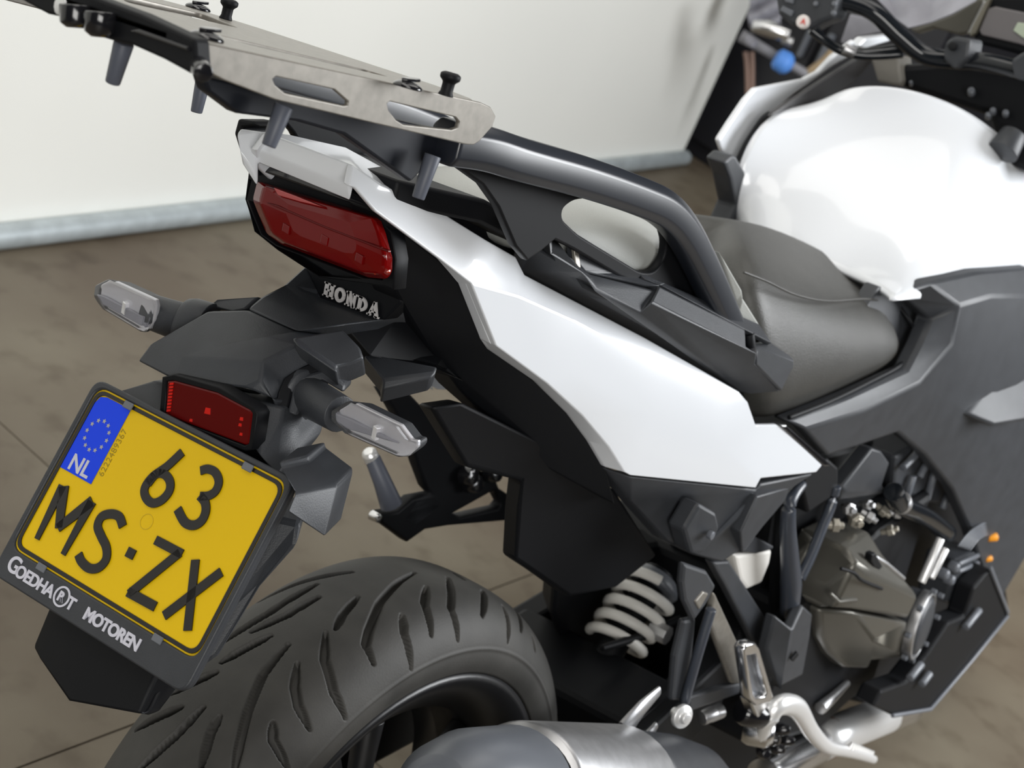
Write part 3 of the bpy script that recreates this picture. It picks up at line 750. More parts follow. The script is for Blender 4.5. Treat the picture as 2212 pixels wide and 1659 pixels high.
SF = [['t0', 't1', 't2', 'c0'], ['c0', 't2', 't3', 'c1'], ['c1', 't3', 't4', 'c2'], ['c2', 't4', 't5', 'c3'], ['c3', 't5', 't6', 't7', 'm0'],
      ['m0', 't7', 't8', 'm1'], ['m1', 't8', 'm2'], ['m2', 't8', 't9', 'm3'], ['m3', 't9', 'u0', 'u1'],
      ['c3', 'm0', 'c4'], ['c4', 'm0', 'm1', 'n0', 'c5'], ['m1', 'm2', 'n1', 'n0'], ['m2', 'm3', 'n2', 'n1'], ['m3', 'u1', 'n2'],
      ['c5', 'n0', 'c6'], ['c6', 'n0', 'n1', 'c7'], ['c7', 'n1', 'l0', 'l1'], ['n1', 'n2', 'u6', 'l0'], ['n2', 'u1', 'u5', 'u6'], ['u1', 'u2', 'u3', 'u4', 'u5'],
      ['r3', 'c3', 'c4', 'r4'], ['r4', 'c4', 'c5', 'r5', 'r45'], ['r5', 'c5', 'c6', 'r6'], ['r6', 'c6', 'c7', 'r7'], ['r7', 'c7', 'l1', 'r8'], ['c2', 'c3', 'r3']]
sp = facets('side_panel', SV, SF, WHITE, tail, push=(0, .006, 0), bevel=.002)
for p in sp.data.polygons: p.use_smooth = True
wn_ = sp.modifiers.new('wn', 'WEIGHTED_NORMAL'); wn_.keep_sharp = False
mirror(sp, 'side_panel', tail)
lab(sp, 'long pearl white side panel under the pannier bracket')
slab('rail_stub', [X(*p, -.205) for p in ((514, 256), (505, 288), (519, 332), (540, 356), (556, 382), (551, 330), (523, 300), (524, 276), (560, 272), (545, 262))], (.03, 0, 0), DARK, tail, .002)
# tail deck below the rack
facets('tail_deck', {'a': (-.20, -.06, 1.035), 'b': (-.20, .06, 1.035), 'c': (-.10, .075, 1.02), 'd': (-.10, -.075, 1.02), 'e': (0.0, .09, .985), 'f': (0.0, -.09, .985)},
       [['a', 'b', 'c', 'd'], ['d', 'c', 'e', 'f']], DARK, tail, push=(0, 0, -.02), bevel=.003)

# black body under the white panel
und = grp('under_tail')
facets('lower_side_panel', {'a': S(813, 458, .006), 'b': S(953, 562, .006), 'c': S(1000, 614, .004), 'd': S(1048, 735, .004), 'e': S(1062, 757, .004), 'f': S(1160, 826, .0), 'g': S(1233, 897, 0), 'h': S(1277, 955, -.002), 'i': S(1309, 1010, -.004),
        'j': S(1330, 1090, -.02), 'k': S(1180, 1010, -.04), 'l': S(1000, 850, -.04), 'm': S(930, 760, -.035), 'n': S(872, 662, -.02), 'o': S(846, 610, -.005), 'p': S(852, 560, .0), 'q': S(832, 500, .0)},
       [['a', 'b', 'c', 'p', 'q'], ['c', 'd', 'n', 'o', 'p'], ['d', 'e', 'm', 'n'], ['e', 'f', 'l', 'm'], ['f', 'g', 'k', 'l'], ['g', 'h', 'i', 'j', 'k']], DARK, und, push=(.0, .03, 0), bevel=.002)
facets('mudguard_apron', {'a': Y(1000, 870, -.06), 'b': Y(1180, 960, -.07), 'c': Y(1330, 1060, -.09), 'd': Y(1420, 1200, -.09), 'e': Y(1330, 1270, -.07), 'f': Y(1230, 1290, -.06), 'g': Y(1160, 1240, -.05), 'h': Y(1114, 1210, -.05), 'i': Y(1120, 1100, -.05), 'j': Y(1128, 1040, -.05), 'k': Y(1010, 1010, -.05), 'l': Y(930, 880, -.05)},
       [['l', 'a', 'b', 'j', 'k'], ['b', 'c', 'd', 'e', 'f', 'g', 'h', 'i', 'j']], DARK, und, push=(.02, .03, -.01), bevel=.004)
cov = grp('side_cover')
facets('cover_panel', {'a': S(1308, 1012, -.002), 'b': S(1362, 1030, .004), 'c': S(1634, 1058, .002), 'd': S(1644, 1045, .002), 'e': S(1760, 1024, -.004), 'f': S(1700, 1060, -.01), 'g': S(1640, 1100, -.006), 'h': S(1600, 1190, -.004), 'i': S(1560, 1215, -.006), 'j': S(1500, 1200, -.01), 'k': S(1440, 1170, -.02), 'l': S(1360, 1080, -.02), 'm': S(1590, 1120, .002)},
       [['a', 'b', 'l'], ['b', 'c', 'm', 'j', 'k', 'l'], ['c', 'd', 'e', 'f', 'g', 'm'], ['m', 'g', 'h', 'i', 'j']], BLACK, cov, push=(0, .02, 0), bevel=.003)
lug = [S(1478, 1145, .014), S(1512, 1087, .016), S(1548, 1108, .016), S(1556, 1140, .016), S(1545, 1165, .014), S(1518, 1197, .012), S(1492, 1196, .012)]
slab('pannier_lug', lug, (0, .022, 0), BLACK, cov, .004)
lathe('lug_screw', [(-.004, .005), (.002, .0045)], S(1533, 1155, .019), (0, 1, 0), GREYM, cov, 12)

# ------------------------------------------------------------------ luggage rack
rack = grp('luggage_rack', 'dark grey metal luggage rack with slotted side flange')
def RP(x, y, h=0.0): return Vector((x, y, 1.12 - .11 * (x + .254) + h))
cut2d('rack_plate', roundpoly([(-.252, -.157), (-.225, -.10), (-.222, .10), (-.245, .155), (-.53, .150), (-.53, -.157)], .02, 5),
      [roundpoly([(-.30, .03), (-.27, .10), (-.36, .10), (-.41, .03)], .01), roundpoly([(-.43, -.10), (-.30, -.115), (-.30, -.095), (-.43, -.075)], .008), roundpoly([(-.43, .06), (-.38, .115), (-.47, .115), (-.48, .06)], .01)],
      .004, lambda a, b, h: RP(a, b, h - .002), RACK, rack, .0006)
yf = -.1575
fl_o = [(420, 87), (1035, 220), (1056, 230), (1067, 250), (1060, 272), (1032, 304), (1019, 312), (1002, 311), (800, 264), (590, 214), (480, 172), (456, 160), (441, 145), (433, 125), (428, 105)]
s1 = [(585, 170), (592, 164), (718, 192), (748, 218), (747, 226), (738, 227), (612, 200), (590, 182)]
s2 = [(832, 222), (838, 218), (980, 252), (988, 262), (985, 274), (972, 279), (868, 268), (852, 258), (835, 236)]
tof = lambda L_: [(lambda q: (q.x, q.z))(Y(*p, yf)) for p in L_]
lab(cut2d('side_flange', tof(fl_o), [tof(s1), tof(s2)], .0035, lambda a, b, h: Vector((a, yf + h, b)), RACK, rack, .0008), 'grey flange with two slots')
cut2d('side_flange', tof(fl_o), [tof(s1), tof(s2)], .0035, lambda a, b, h: Vector((a, .1515 + h, b)), RACK, rack, .0008)
xr = -.530
slab('rear_bar', [X(*p, xr) for p in ((420, 84), (425, 148), (410, 160), (350, 127), (285, 98), (243, 88), (196, 74), (140, 38), (100, 30), (45, 0), (-60, -50), (60, -60), (300, 28))], (.012, 0, 0), DARK, rack, .002)
slab('rear_bar_ledge', [X(300, 62, xr - .002), X(405, 100, xr - .002), X(408, 112, xr - .002), X(275, 66, xr - .002)], (.004, 0, 0), GLOSSB, rack, .001)
for a, b, w_ in (((164, 10), (163, 60), .0095), ((218, 25), (216, 80), .0095)):
    p = X(*a, xr - .004); q = X(*b, xr - .004)
    tube('lug', [p, p.lerp(q, .8), q], [w_, w_ * .95, w_ * .55], GLOSSB, rack, 14)
lathe('rear_rivet', [(-.002, .006), (.001, .005)], X(135, 14, xr - .002), (1, 0, 0), CHROME, rack, 12)
# grey sleeves hanging from the rack
for nm, a, b, kw in (('rear', (268, 92), (243, 180), ('X', -.50)), ('x', (440, 168), (424, 243), ('Y', .11)), ('x', (614, 228), (580, 316), ('Y', -.13)), ('x', (935, 335), (903, 429), ('Y', -.128))):
    fn = X if kw[0] == 'X' else Y
    p, q = fn(*a, kw[1]), fn(*b, kw[1])
    tube('sleeve', [p, p.lerp(q, .5), q], [.0062, .0054, .0046], TUBEG, rack, 14)
def knob(px, py):
    p = RK(px, py, 0)
    lathe('knob', [(0, .0055), (.003, .0042), (.009, .0042), (.0115, .0070), (.0145, .0070), (.0158, .0045)], p, (.11, 0, 1), DARK, rack, 22)
knob(962, 207); knob(487, 42)
def disc(px, py, s=1.0):
    p = RK(px, py, 0)
    lathe('turn_fastener', [(0, .0105 * s), (.002, .0100 * s), (.0035, .0075 * s), (.0045, .003)], p, (.11, 0, 1), GLOSSB, rack, 22)
    slab('fastener_tab', [p + Vector((.009 * math.cos(t) + .002, .004 * math.sin(t), .0045)) for t in [k * math.pi / 4 for k in range(8)]], (0, 0, .002), GLOSSB, rack, .0005)
disc(446, 84); disc(880, 190, .95); disc(427, 20)
tube('corner_bolt', [X(428, 140, -.527), X(440, 158, -.535)], .0055, GLOSSB, rack, 12)
# carrier arm below the plate that bolts to the grab rails
ca_o = facets('carrier_arm', {'a': Y(1040, 300, -.112), 'b': Y(700, 225, -.112), 'c': Y(440, 165, -.112), 'd': Y(452, 200, -.112), 'e': Y(514, 246, -.112), 'f': Y(640, 262, -.112), 'g': Y(745, 292, -.112), 'h': Y(888, 394, -.112), 'i': Y(935, 345, -.112), 'j': Y(1000, 330, -.112)},
       [['c', 'd', 'e', 'f', 'b'], ['b', 'f', 'g', 'h', 'i', 'j', 'a']], CARM, rack, push=(0, .012, 0), bevel=.002)

# ------------------------------------------------------------------ grab rail
rail = grp('grab_rail', 'satin black cast grab rail looping over the pillion seat')
RPTS = [(960, 305, -.118), (1040, 318, -.124), (1120, 343, -.128), (1260, 382, -.130), (1380, 424, -.130), (1436, 452, -.130), (1478, 500, -.130), (1520, 580, -.130), (1556, 660, -.130), (1580, 715, -.130)]
pth = spline([Y(*p) for p in RPTS], 6)
rg = []
for i, p in enumerate(pth):
    t = (pth[min(i + 1, len(pth) - 1)] - pth[max(i - 1, 0)]).normalized()
    u_ = Vector((0, 1, 0)); v_ = t.cross(u_).normalized()
    if v_.z < 0 and i < 3: v_ = -v_
    hh = .0165; ww = .014
    rg.append([p + v_ * hh * a + u_ * ww * b for a, b in ((-1, -.7), (-.6, -1), (.5, -1), (1, -.4), (1, .6), (.6, 1), (-.7, 1), (-1, .6))])
rl = loft('handle', rg, SATIN, rail, smooth=True, bevel=.002)
mirror(rl, 'handle', rail)
toy = lambda L_, y: [(lambda q: (q.x, q.z))(Y(*p, y)) for p in L_]
web_o = [(960, 330), (1060, 345), (1180, 378), (1290, 410), (1390, 448), (1430, 480), (1470, 560), (1510, 640), (1540, 705), (1560, 735), (1500, 712), (1420, 655), (1395, 618), (1330, 594), (1230, 535), (1190, 515), (1160, 540), (1130, 560), (1105, 530), (1068, 445), (1034, 397), (985, 362)]
web_h = roundpoly([(1205, 470), (1206, 448), (1228, 430), (1268, 425), (1340, 437), (1394, 452), (1420, 480), (1432, 520), (1428, 555), (1406, 586), (1376, 586), (1240, 504)], 14, 3)
wb_ = cut2d('web', toy(web_o, -.110), [toy(web_h, -.110)], .009, lambda a, b, h: Vector((a, -.110 + h, b)), DARK, rail, .002)
mirror(wb_, 'web', rail)
lathe('rail_bolt', [(-.008, .009), (0, .009), (.003, .006)], S(1583, 690, .004), (0, .3, 1), CHROME, rail, 16)

# ------------------------------------------------------------------ pannier bracket
def SB(px, py, d): return S(px, py, d + .018)
br = grp('pannier_bracket', 'long black plastic pannier mounting bracket above the white side panel')
BV = {
 'a': SB(1133, 594, -.030), 'b': SB(1130, 576, -.026), 'c': SB(1150, 520, -.006), 'd': SB(1168, 472, .004), 'e': SB(1186, 478, .006), 'f': SB(1192, 545, .012), 'g': SB(1258, 588, .014), 'h': SB(1272, 600, .015), 'i': SB(1288, 626, .016),
 'j': SB(1383, 676, .016), 'k': SB(1408, 652, .018), 'l': SB(1636, 762, .018), 'm': SB(1632, 785, .012), 'n': SB(1686, 846, -.010), 'o': SB(1618, 851, -.030), 'p': SB(1598, 846, -.032),
 'd2': SB(1197, 464, -.004), 'e2': SB(1208, 490, -.002), 'f2': SB(1206, 540, .002), 'g2': SB(1240, 560, .004), 'h2': SB(1265, 588, .005), 'i2': SB(1278, 594, .003), 'j2': SB(1416, 628, .003), 'k2': SB(1424, 618, .004), 'l2': SB(1610, 712, .004), 'l3': SB(1612, 748, .012), 'l4': SB(1622, 760, .015)}
BF = [['a', 'b', 'c', 'd', 'e', 'f', 'g', 'h', 'i', 'j', 'p'], ['j', 'k', 'l', 'm', 'n', 'o', 'p'], ['d', 'd2', 'e2', 'e'], ['e', 'e2', 'f2', 'f'], ['f', 'f2', 'g2', 'h2', 'g'], ['g', 'h2', 'i2', 'h'],
      ['h', 'i2', 'j2', 'j', 'i'], ['j', 'j2', 'k2', 'k'], ['k', 'k2', 'l2', 'l3', 'l4', 'l']]
bo = facets('bracket_beam', BV, BF, BLACK, br, push=(0, .014, -.001), bevel=.0018)
mirror(bo, 'bracket_beam', br)
facets('bracket_step', {'a': SB(1636, 748, .004), 'b': SB(1716, 778, .002), 'c': SB(1716, 792, .002), 'd': SB(1688, 846, -.004), 'e': SB(1634, 790, .012), 'f': SB(1636, 762, .012), 'g': SB(1668, 742, -.012), 'h': SB(1706, 768, -.014)},
       [['f', 'a', 'b', 'c', 'd', 'e'], ['a', 'g', 'h', 'b']], BLACK, br, push=(0, .010, 0), bevel=.002)
facets('bracket_tray', {'a': SB(1240, 500, -.008), 'b': SB(1378, 586, -.010), 'c': SB(1400, 600, -.008), 'd': SB(1440, 612, -.002), 'e': SB(1424, 618, .003), 'f': SB(1400, 618, .002), 'g': SB(1265, 588, .003), 'h': SB(1242, 560, .003)},
       [['a', 'b', 'g', 'h'], ['b', 'c', 'd', 'e', 'f', 'g']], BLACK, br, push=(0, .008, -.004), bevel=.0015)
facets('bracket_rim', {'a': SB(1236, 498, -.006), 'b': SB(1246, 503, -.004), 'c': SB(1256, 586, .005), 'd': SB(1244, 570, .005)}, [['a', 'b', 'c', 'd']], RACK, br, push=(0, .004, 0), bevel=.0008)
facets('bracket_ledge', {'a': SB(1378, 586, -.010), 'b': SB(1640, 700, -.010), 'c': SB(1668, 742, -.004), 'd': SB(1610, 712, .003), 'e': SB(1430, 616, .003), 'f': SB(1396, 604, -.002)}, [['a', 'b', 'c', 'd', 'e', 'f']], BLACK, br, push=(0, .006, -.004), bevel=.001)
lathe('bracket_bolt', [(-.006, .0075), (0, .0075), (.002, .005)], SB(1216, 508, -.010), (.1, 1, 0), GREYM, br, 16)
tube('bracket_slot', [SB(1617, 720, -.004), SB(1620, 752, -.002)], .006, DARK, br, 10)

# ------------------------------------------------------------------ seats
pil = grp('pillion_seat')
secs = []
for x, w, zt, zb in ((-.06, .060, 1.000, .975), (-.02, .088, 1.012, .965), (.08, .103, 1.010, .945), (.20, .104, .995, .925), (.28, .118, .975, .89), (.33, .118, .94, .86)):
    secs.append([(x, -w * .96, zb), (x, -w, zb + .015), (x, -w * .97, (zb + zt) / 2 + .012), (x, -w * .82, zt - .006), (x, -w * .4, zt + .004), (x, 0, zt + .006), (x, w * .4, zt + .004), (x, w * .82, zt - .006), (x, w * .97, (zb + zt) / 2 + .012), (x, w, zb + .015), (x, w * .96, zb)])
lab(loft('cushion', secs, PILM, pil, sub=2), 'pale grey pillion cushion')
facets('cushion_corner', {'a': Y(1556, 545, -.132), 'b': Y(1604, 628, -.134), 'c': Y(1606, 645, -.134), 'd': Y(1664, 738, -.138), 'e': Y(1655, 748, -.138), 'f': Y(1590, 700, -.128), 'g': Y(1592, 660, -.128)}, [['a', 'b', 'g'], ['b', 'c', 'f', 'g'], ['c', 'd', 'e', 'f']], PILM, pil, push=(0, .02, 0), bevel=.004, smooth=True)
slab('shade_filler', [S(*p, -.032) for p in ((905, 420), (1000, 440), (1110, 520), (1230, 540), (1420, 640), (1640, 760), (1640, 900), (1400, 760), (1130, 620), (1050, 530))], (0, .02, 0), DARK, pil, .003)  # dark filler sheet standing in for the shaded void below the rail
seat = grp('rider_seat')
ST = [  # bottom, lower mid, stitch, shoulder, top
 [(1640, 885, -.145), (1622, 750, -.142), (1600, 600, -.120), (1565, 520, -.07), (1538, 480, 0)],
 [(1700, 903, -.145), (1680, 770, -.146), (1655, 610, -.126), (1620, 520, -.07), (1600, 472, 0)],
 [(1790, 868, -.147), (1760, 760, -.148), (1720, 640, -.130), (1695, 560, -.07), (1690, 497, 0)],
 [(1880, 825, -.146), (1830, 745, -.147), (1790, 652, -.128), (1785, 595, -.07), (1790, 545, 0)],
 [(1948, 786, -.140), (1910, 725, -.140), (1870, 648, -.112), (1862, 618, -.065), (1868, 594, -.01)],
 [(1976, 735, -.128), (1962, 700, -.124), (1938, 660, -.102), (1928, 645, -.06), (1924, 634, -.02)]]
rows = []
for s in ST:
    R_s = [Y(p[0], p[1], p[2]) for p in s]
    base = Vector((R_s[0].x, -.10, R_s[0].z - .03))
    half = [base] + R_s
    half[-1] = Vector((half[-1].x, min(half[-1].y, -.004), half[-1].z))
    rows.append(half + [Vector((p.x, -p.y, p.z)) for p in reversed(half)])
lab(loft('cushion', rows, SEATM, seat, sub=2), 'grained black rider cushion')
stp = spline([Y(*p) for p in ((1606, 588, -.1225), (1655, 607, -.1285), (1720, 637, -.1325), (1790, 650, -.1305), (1870, 646, -.1145), (1930, 655, -.104))], 6)
tube('stitching', stp, .0016, SEATM, seat, 6)
tube('seat_piping', spline([Y(*p) for p in ((1704, 902, -.148), (1790, 868, -.150), (1880, 824, -.149), (1950, 784, -.143), (1980, 733, -.131), (1966, 696, -.127), (1936, 655, -.106))], 6), .0028, DARK, seat, 8)

# ------------------------------------------------------------------ tank and front bodywork
tank = grp('tank_cover', 'glossy white tank cover in front of the rider seat')
TR = [  # rows left -> right, each rear -> front
 [(1586, 492, .150), (1582, 388, .152), (1638, 264, .152), (1700, 230, .150), (1768, 223, .140)],
 [(1622, 488, .10), (1680, 385, .112), (1745, 290, .112), (1790, 235, .108), (1836, 180, .095)],
 [(1708, 530, .03), (1800, 420, .04), (1880, 320, .045), (1930, 250, .04), (1975, 190, .03)],
 [(1832, 590, -.05), (1920, 490, -.045), (2000, 390, -.04), (2050, 310, -.035), (2090, 238, -.03)],
 [(1905, 625, -.11), (2000, 560, -.11), (2080, 480, -.11), (2130, 400, -.10), (2148, 282, -.07)],
 [(1926, 640, -.134), (2040, 612, -.145), (2150, 600, -.15), (2270, 580, -.155), (2300, 400, -.12)],
 [(1930, 650, -.136), (2050, 640, -.148), (2160, 632, -.156), (2290, 640, -.165), (2340, 470, -.14)]]
grid = [[Y(*p) for p in r] for r in TR]
nr, nc = len(grid), len(grid[0])
vs = [p for r in grid for p in r]; fs = []
for i in range(nr - 1):
    for j in range(nc - 1):
        fs.append([i * nc + j, i * nc + j + 1, (i + 1) * nc + j + 1, (i + 1) * nc + j])
tm = mesh(vs, fs)
to = link('tank_shell', tm, WHITE, tank, True, solid=.006, sub=3)
to.modifiers['sub'].boundary_smooth = 'PRESERVE_CORNERS'
slab('side_flare', [Y(*p, .185) for p in ((1542, 300), (1550, 322), (1581, 380), (1590, 350), (1640, 258), (1700, 205), (1790, 140), (1850, 106), (1835, 84), (1790, 118), (1758, 152), (1728, 168), (1622, 188), (1600, 212), (1566, 262))], (0, -.008, 0), WHITE, tank, .003)
slab('side_flare_tip', [Y(*p, .185) for p in ((1832, 95), (1850, 78), (1912, 71), (1905, 84), (1850, 100))], (0, -.015, 0), WHITE, tank, .003)
slab('seam_panel', [Y(*p, .152) for p in ((1655, 250), (1663, 240), (1740, 190), (1850, 120), (1880, 128), (1836, 176), (1768, 221), (1700, 229))], (0, -.006, 0), mat('dark grey trim', (.045, .044, .046), .45), tank, .002)
tube('seam_gap', [Y(*p, .160) for p in ((1662, 244), (1642, 262), (1612, 308), (1592, 350), (1582, 382))], .0032, DARK, tank, 8, 4)
slab('lower_flare', [Y(*p, .175) for p in ((1522, 338), (1540, 322), (1548, 324), (1583, 382), (1590, 400), (1562, 468), (1528, 476), (1548, 430), (1536, 372))], (0, -.03, 0), BLACK, tank, .004)
lathe('panel_screw', [(-.004, .006), (.001, .005)], Y(1777, 190, .156), (0, 1, 0), DARK, tank, 12)

kc = grp('knee_cover', 'black plastic side cover between seat and engine')
KV = {'a': Y(1703, 910, -.148), 'b': Y(1830, 858, -.152), 'c': Y(1958, 800, -.154), 'c2': Y(1986, 745, -.150), 'd': Y(2009, 690, -.145), 'd2': Y(1965, 650, -.13), 'f': Y(1930, 640, -.125), 'g': Y(2010, 610, -.142), 'h': Y(2110, 588, -.153), 'i': Y(2225, 578, -.160),
      'j': Y(1738, 928, -.156), 'z': Y(1870, 885, -.165), 'aa': Y(1990, 825, -.172), 'ab': Y(2060, 740, -.176), 'ac': Y(2075, 660, -.172), 'ad': Y(2140, 640, -.178), 'ae': Y(2225, 640, -.185),
      'k': Y(1790, 985, -.158), 'm': Y(1860, 962, -.156), 'n': Y(1940, 935, -.158), 'o': Y(2030, 930, -.172), 'p': Y(2090, 905, -.184), 'x': Y(2150, 915, -.194), 'y': Y(2225, 925, -.205),
      'o3': Y(2000, 985, -.164), 'p3': Y(2060, 1060, -.172), 'q': Y(2100, 1150, -.184), 's': Y(2125, 1235, -.192), 't': Y(2165, 1292, -.203), 'u': Y(2225, 1190, -.21)}
KF = [['a', 'b', 'z', 'j'], ['b', 'c', 'aa', 'z'], ['c', 'c2', 'ab', 'aa'], ['c2', 'd', 'ac', 'ab'], ['d', 'd2', 'f', 'g', 'ac'], ['g', 'h', 'ad', 'ac'], ['h', 'i', 'ae', 'ad'],
      ['j', 'z', 'm', 'k'], ['z', 'aa', 'n', 'm'], ['aa', 'ab', 'o', 'n'], ['ab', 'ac', 'p', 'o'], ['ac', 'ad', 'x', 'p'], ['ad', 'ae', 'y', 'x'],
      ['n', 'o', 'o3'], ['o', 'p', 'p3', 'o3'], ['p', 'x', 'q', 'p3'], ['x', 'y', 'u', 'q'], ['q', 'u', 't', 's']]
ko = facets('cover_shell', KV, KF, BLACK, kc, push=(0, .02, 0), bevel=.004)
for p in ko.data.polygons: p.use_smooth = True
facets('cover_bulge', {'a': Y(2084, 895, -.186), 'b': Y(2140, 820, -.180), 'c': Y(2225, 750, -.180), 'd': Y(2225, 912, -.222), 'e': Y(2150, 925, -.215)}, [['a', 'b', 'e'], ['b', 'c', 'd', 'e']], BLACK, kc, push=(0, .03, 0), bevel=.008)
slab('cover_trench', [Y(*p) for p in ((1700, 914, -.128), (1830, 862, -.13), (1952, 806, -.128), (1990, 745, -.122), (2012, 690, -.118), (1965, 645, -.112), (1900, 618, -.108), (1850, 700, -.115), (1760, 830, -.12))], (0, .02, 0), BLACK, kc, .003)
slab('cover_trim', [S(*p, .003) for p in ((1682, 918), (1700, 918), (1785, 993), (1796, 1008), (1779, 1008))], (0, .012, 0), GLOSSB, kc, .002)
facets('cover_return', {'a': Y(1636, 1072, -.158), 'b': Y(1708, 1052, -.155), 'c': Y(1697, 1082, -.155), 'd': Y(1647, 1140, -.150), 'e': Y(1604, 1196, -.150), 'f': Y(1600, 1150, -.155)}, [['a', 'b', 'c', 'd', 'e', 'f']], BLACK, kc, push=(0, .015, 0), bevel=.002)

# ------------------------------------------------------------------ frame, engine, running gear on the right
frame = grp('frame')
tube('frame_tube', [Y(1735, 1045, -.150), Y(1708, 1080, -.152), Y(1702, 1135, -.154), Y(1706, 1204, -.156), Y(1709, 1260, -.156), Y(1705, 1325, -.154)], [.005, .008, .0095, .011, .013, .011], FRAMEM, frame, 16, 5)
tube('frame_tube', [Y(1806, 1050, -.150), Y(1794, 1094, -.150), Y(1772, 1149, -.152), Y(1750, 1204, -.154), Y(1728, 1250, -.155)], .0065, FRAMEM, frame, 14, 4)
tube('frame_tube', [Y(1694, 1090, -.120), Y(1683, 1200, -.122), Y(1676, 1330, -.125)], .010, DARK, frame, 12, 4)
facets('frame_plate', {'a': Y(1812, 1082, -.145), 'b': Y(1818, 1052, -.148), 'c': Y(1885, 968, -.150), 'd': Y(1905, 975, -.152), 'e': Y(1922, 1000, -.152), 'f': Y(1906, 1048, -.154), 'g': Y(1916, 1066, -.152), 'h': Y(1830, 1060, -.152)}, [['a', 'b', 'h'], ['b', 'c', 'd', 'e', 'f', 'h'], ['a', 'h', 'f', 'g']], BLACK, frame, push=(0, .02, 0), bevel=.003)
facets('frame_node', {'a': Y(1740, 1024, -.148), 'b': Y(1790, 990, -.148), 'c': Y(1812, 1010, -.150), 'd': Y(1812, 1060, -.150), 'e': Y(1790, 1080, -.150), 'f': Y(1745, 1110, -.145), 'g': Y(1735, 1060, -.148)}, [['a', 'b', 'c', 'd', 'e', 'f', 'g']], DARK, frame, push=(0, .03, 0), bevel=.004)
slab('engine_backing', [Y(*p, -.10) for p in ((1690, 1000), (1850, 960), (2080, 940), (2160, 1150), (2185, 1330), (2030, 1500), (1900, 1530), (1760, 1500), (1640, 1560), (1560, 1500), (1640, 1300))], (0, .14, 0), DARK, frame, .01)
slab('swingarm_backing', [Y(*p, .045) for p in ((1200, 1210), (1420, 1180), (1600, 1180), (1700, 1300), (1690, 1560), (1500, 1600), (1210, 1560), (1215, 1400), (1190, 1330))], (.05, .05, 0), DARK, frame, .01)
slab('shade_backing', [Y(*p, -.04) for p in ((1400, 1500), (1700, 1480), (1790, 1560), (1740, 1700), (1380, 1720))], (.04, .06, 0), DARK, frame, .01)  # added dark sheet, stands for the shade between muffler and pedal
rs = grp('brake_reservoir', 'white brake fluid reservoir with black cap')
slab('bottle', [Y(*p, -.128) for p in ((1588, 1200), (1617, 1196), (1669, 1188), (1664, 1215), (1655, 1238), (1646, 1260), (1614, 1274), (1600, 1255))], (0, .035, 0), RESV, rs, .004)
slab('cap', [Y(*p, -.131) for p in ((1604, 1192), (1630, 1158), (1672, 1180), (1670, 1187), (1633, 1197))], (0, .04, 0), BLACK, rs, .003)

eng = grp('engine', 'bronze grey engine casing with round clutch cap')
facets('clutch_cover', {'a': Y(1879, 1149, -.170), 'b': Y(1907, 1196, -.182), 'c': Y(1985, 1287, -.205), 'd': Y(1962, 1338, -.21), 'e': Y(1845, 1318, -.20), 'f': Y(1800, 1315, -.188), 'g': Y(1770, 1316, -.168), 'h': Y(1777, 1270, -.168), 'i': Y(1818, 1180, -.166), 'j': Y(1850, 1215, -.196), 'k': Y(1884, 1240, -.202)},
       [['i', 'a', 'b', 'j'], ['j', 'b', 'k'], ['b', 'c', 'k'], ['k', 'c', 'd', 'e'], ['i', 'j', 'h'], ['h', 'j', 'f', 'g'], ['j', 'k', 'e', 'f']], ENGM, eng, push=(0, .06, 0), bevel=.006)
facets('lower_casing', {'l': Y(1845, 1322, -.192), 'm': Y(1962, 1344, -.202), 'n': Y(1955, 1420, -.196), 'o': Y(1884, 1428, -.18), 'p': Y(1874, 1444, -.178), 'q': Y(1827, 1444, -.172), 'r': Y(1794, 1416, -.164), 's': Y(1771, 1378, -.160), 't': Y(1770, 1318, -.164), 'v': Y(1885, 1380, -.20)},
       [['t', 'l', 'r', 's'], ['l', 'v', 'p', 'q', 'r'], ['l', 'm', 'v'], ['m', 'n', 'v'], ['v', 'n', 'o', 'p']], ENGM, eng, push=(0, .06, 0), bevel=.006)
cc = Y(1992, 1352, -.205)
lathe('clutch_cap', [(-.03, .048), (-.004, .047), (0, .043), (.004, .040), (.006, .034), (.0065, .004)], cc, (0.12, -1, .05), BLACK, eng, 40)
lathe('clutch_ring', [(-.012, .050), (.002, .050), (.003, .046), (-.012, .045)], cc, (0.12, -1, .05), STEEL, eng, 40)
for k in range(8):
    t = 2 * math.pi * k / 8
    lathe('cap_bolt', [(-.004, .004), (.004, .004)], cc + Vector((.054 * math.cos(t), -.001, .054 * math.sin(t))), (0, -1, 0), GREYM, eng, 6, smooth=False)
slab('cover_hole', [Y(*p, -.197) for p in ((1884, 1198), (1892, 1194), (1900, 1210), (1908, 1224), (1900, 1232), (1888, 1226), (1882, 1212))], (0, .01, 0), DARK, eng, .002)
tube('cover_crease', [Y(1816, 1228, -.195), Y(1845, 1238, -.2005), Y(1862, 1254, -.2035), Y(1905, 1272, -.2055)], .0022, DARK, eng, 8, 4)
tube('cover_ridge', [Y(1793, 1282, -.186), Y(1812, 1300, -.192), Y(1850, 1296, -.200)], .0025, ENGM, eng, 8)
tube('cover_ridge', [Y(1880, 1197, -.186), Y(1915, 1218, -.19), Y(1952, 1250, -.196)], .003, STEEL, eng, 8)
loft('cylinder_block', [[(x, -.15, z0), (x, .15, z0), (x, .15, z1), (x, -.15, z1)] for x, z0, z1 in ((.62, .30, .50), (.85, .25, .56), (1.02, .28, .58))], DARK, eng, smooth=False, bevel=.01)
for a, b in (((2032, 1163), (1990, 1258)), ((2042, 1185), (2010, 1248))):
    p, q = Y(*a, -.20), Y(*b, -.20)
    tube('pale_guide', [p, q], .0058, ALUW, eng, 10)
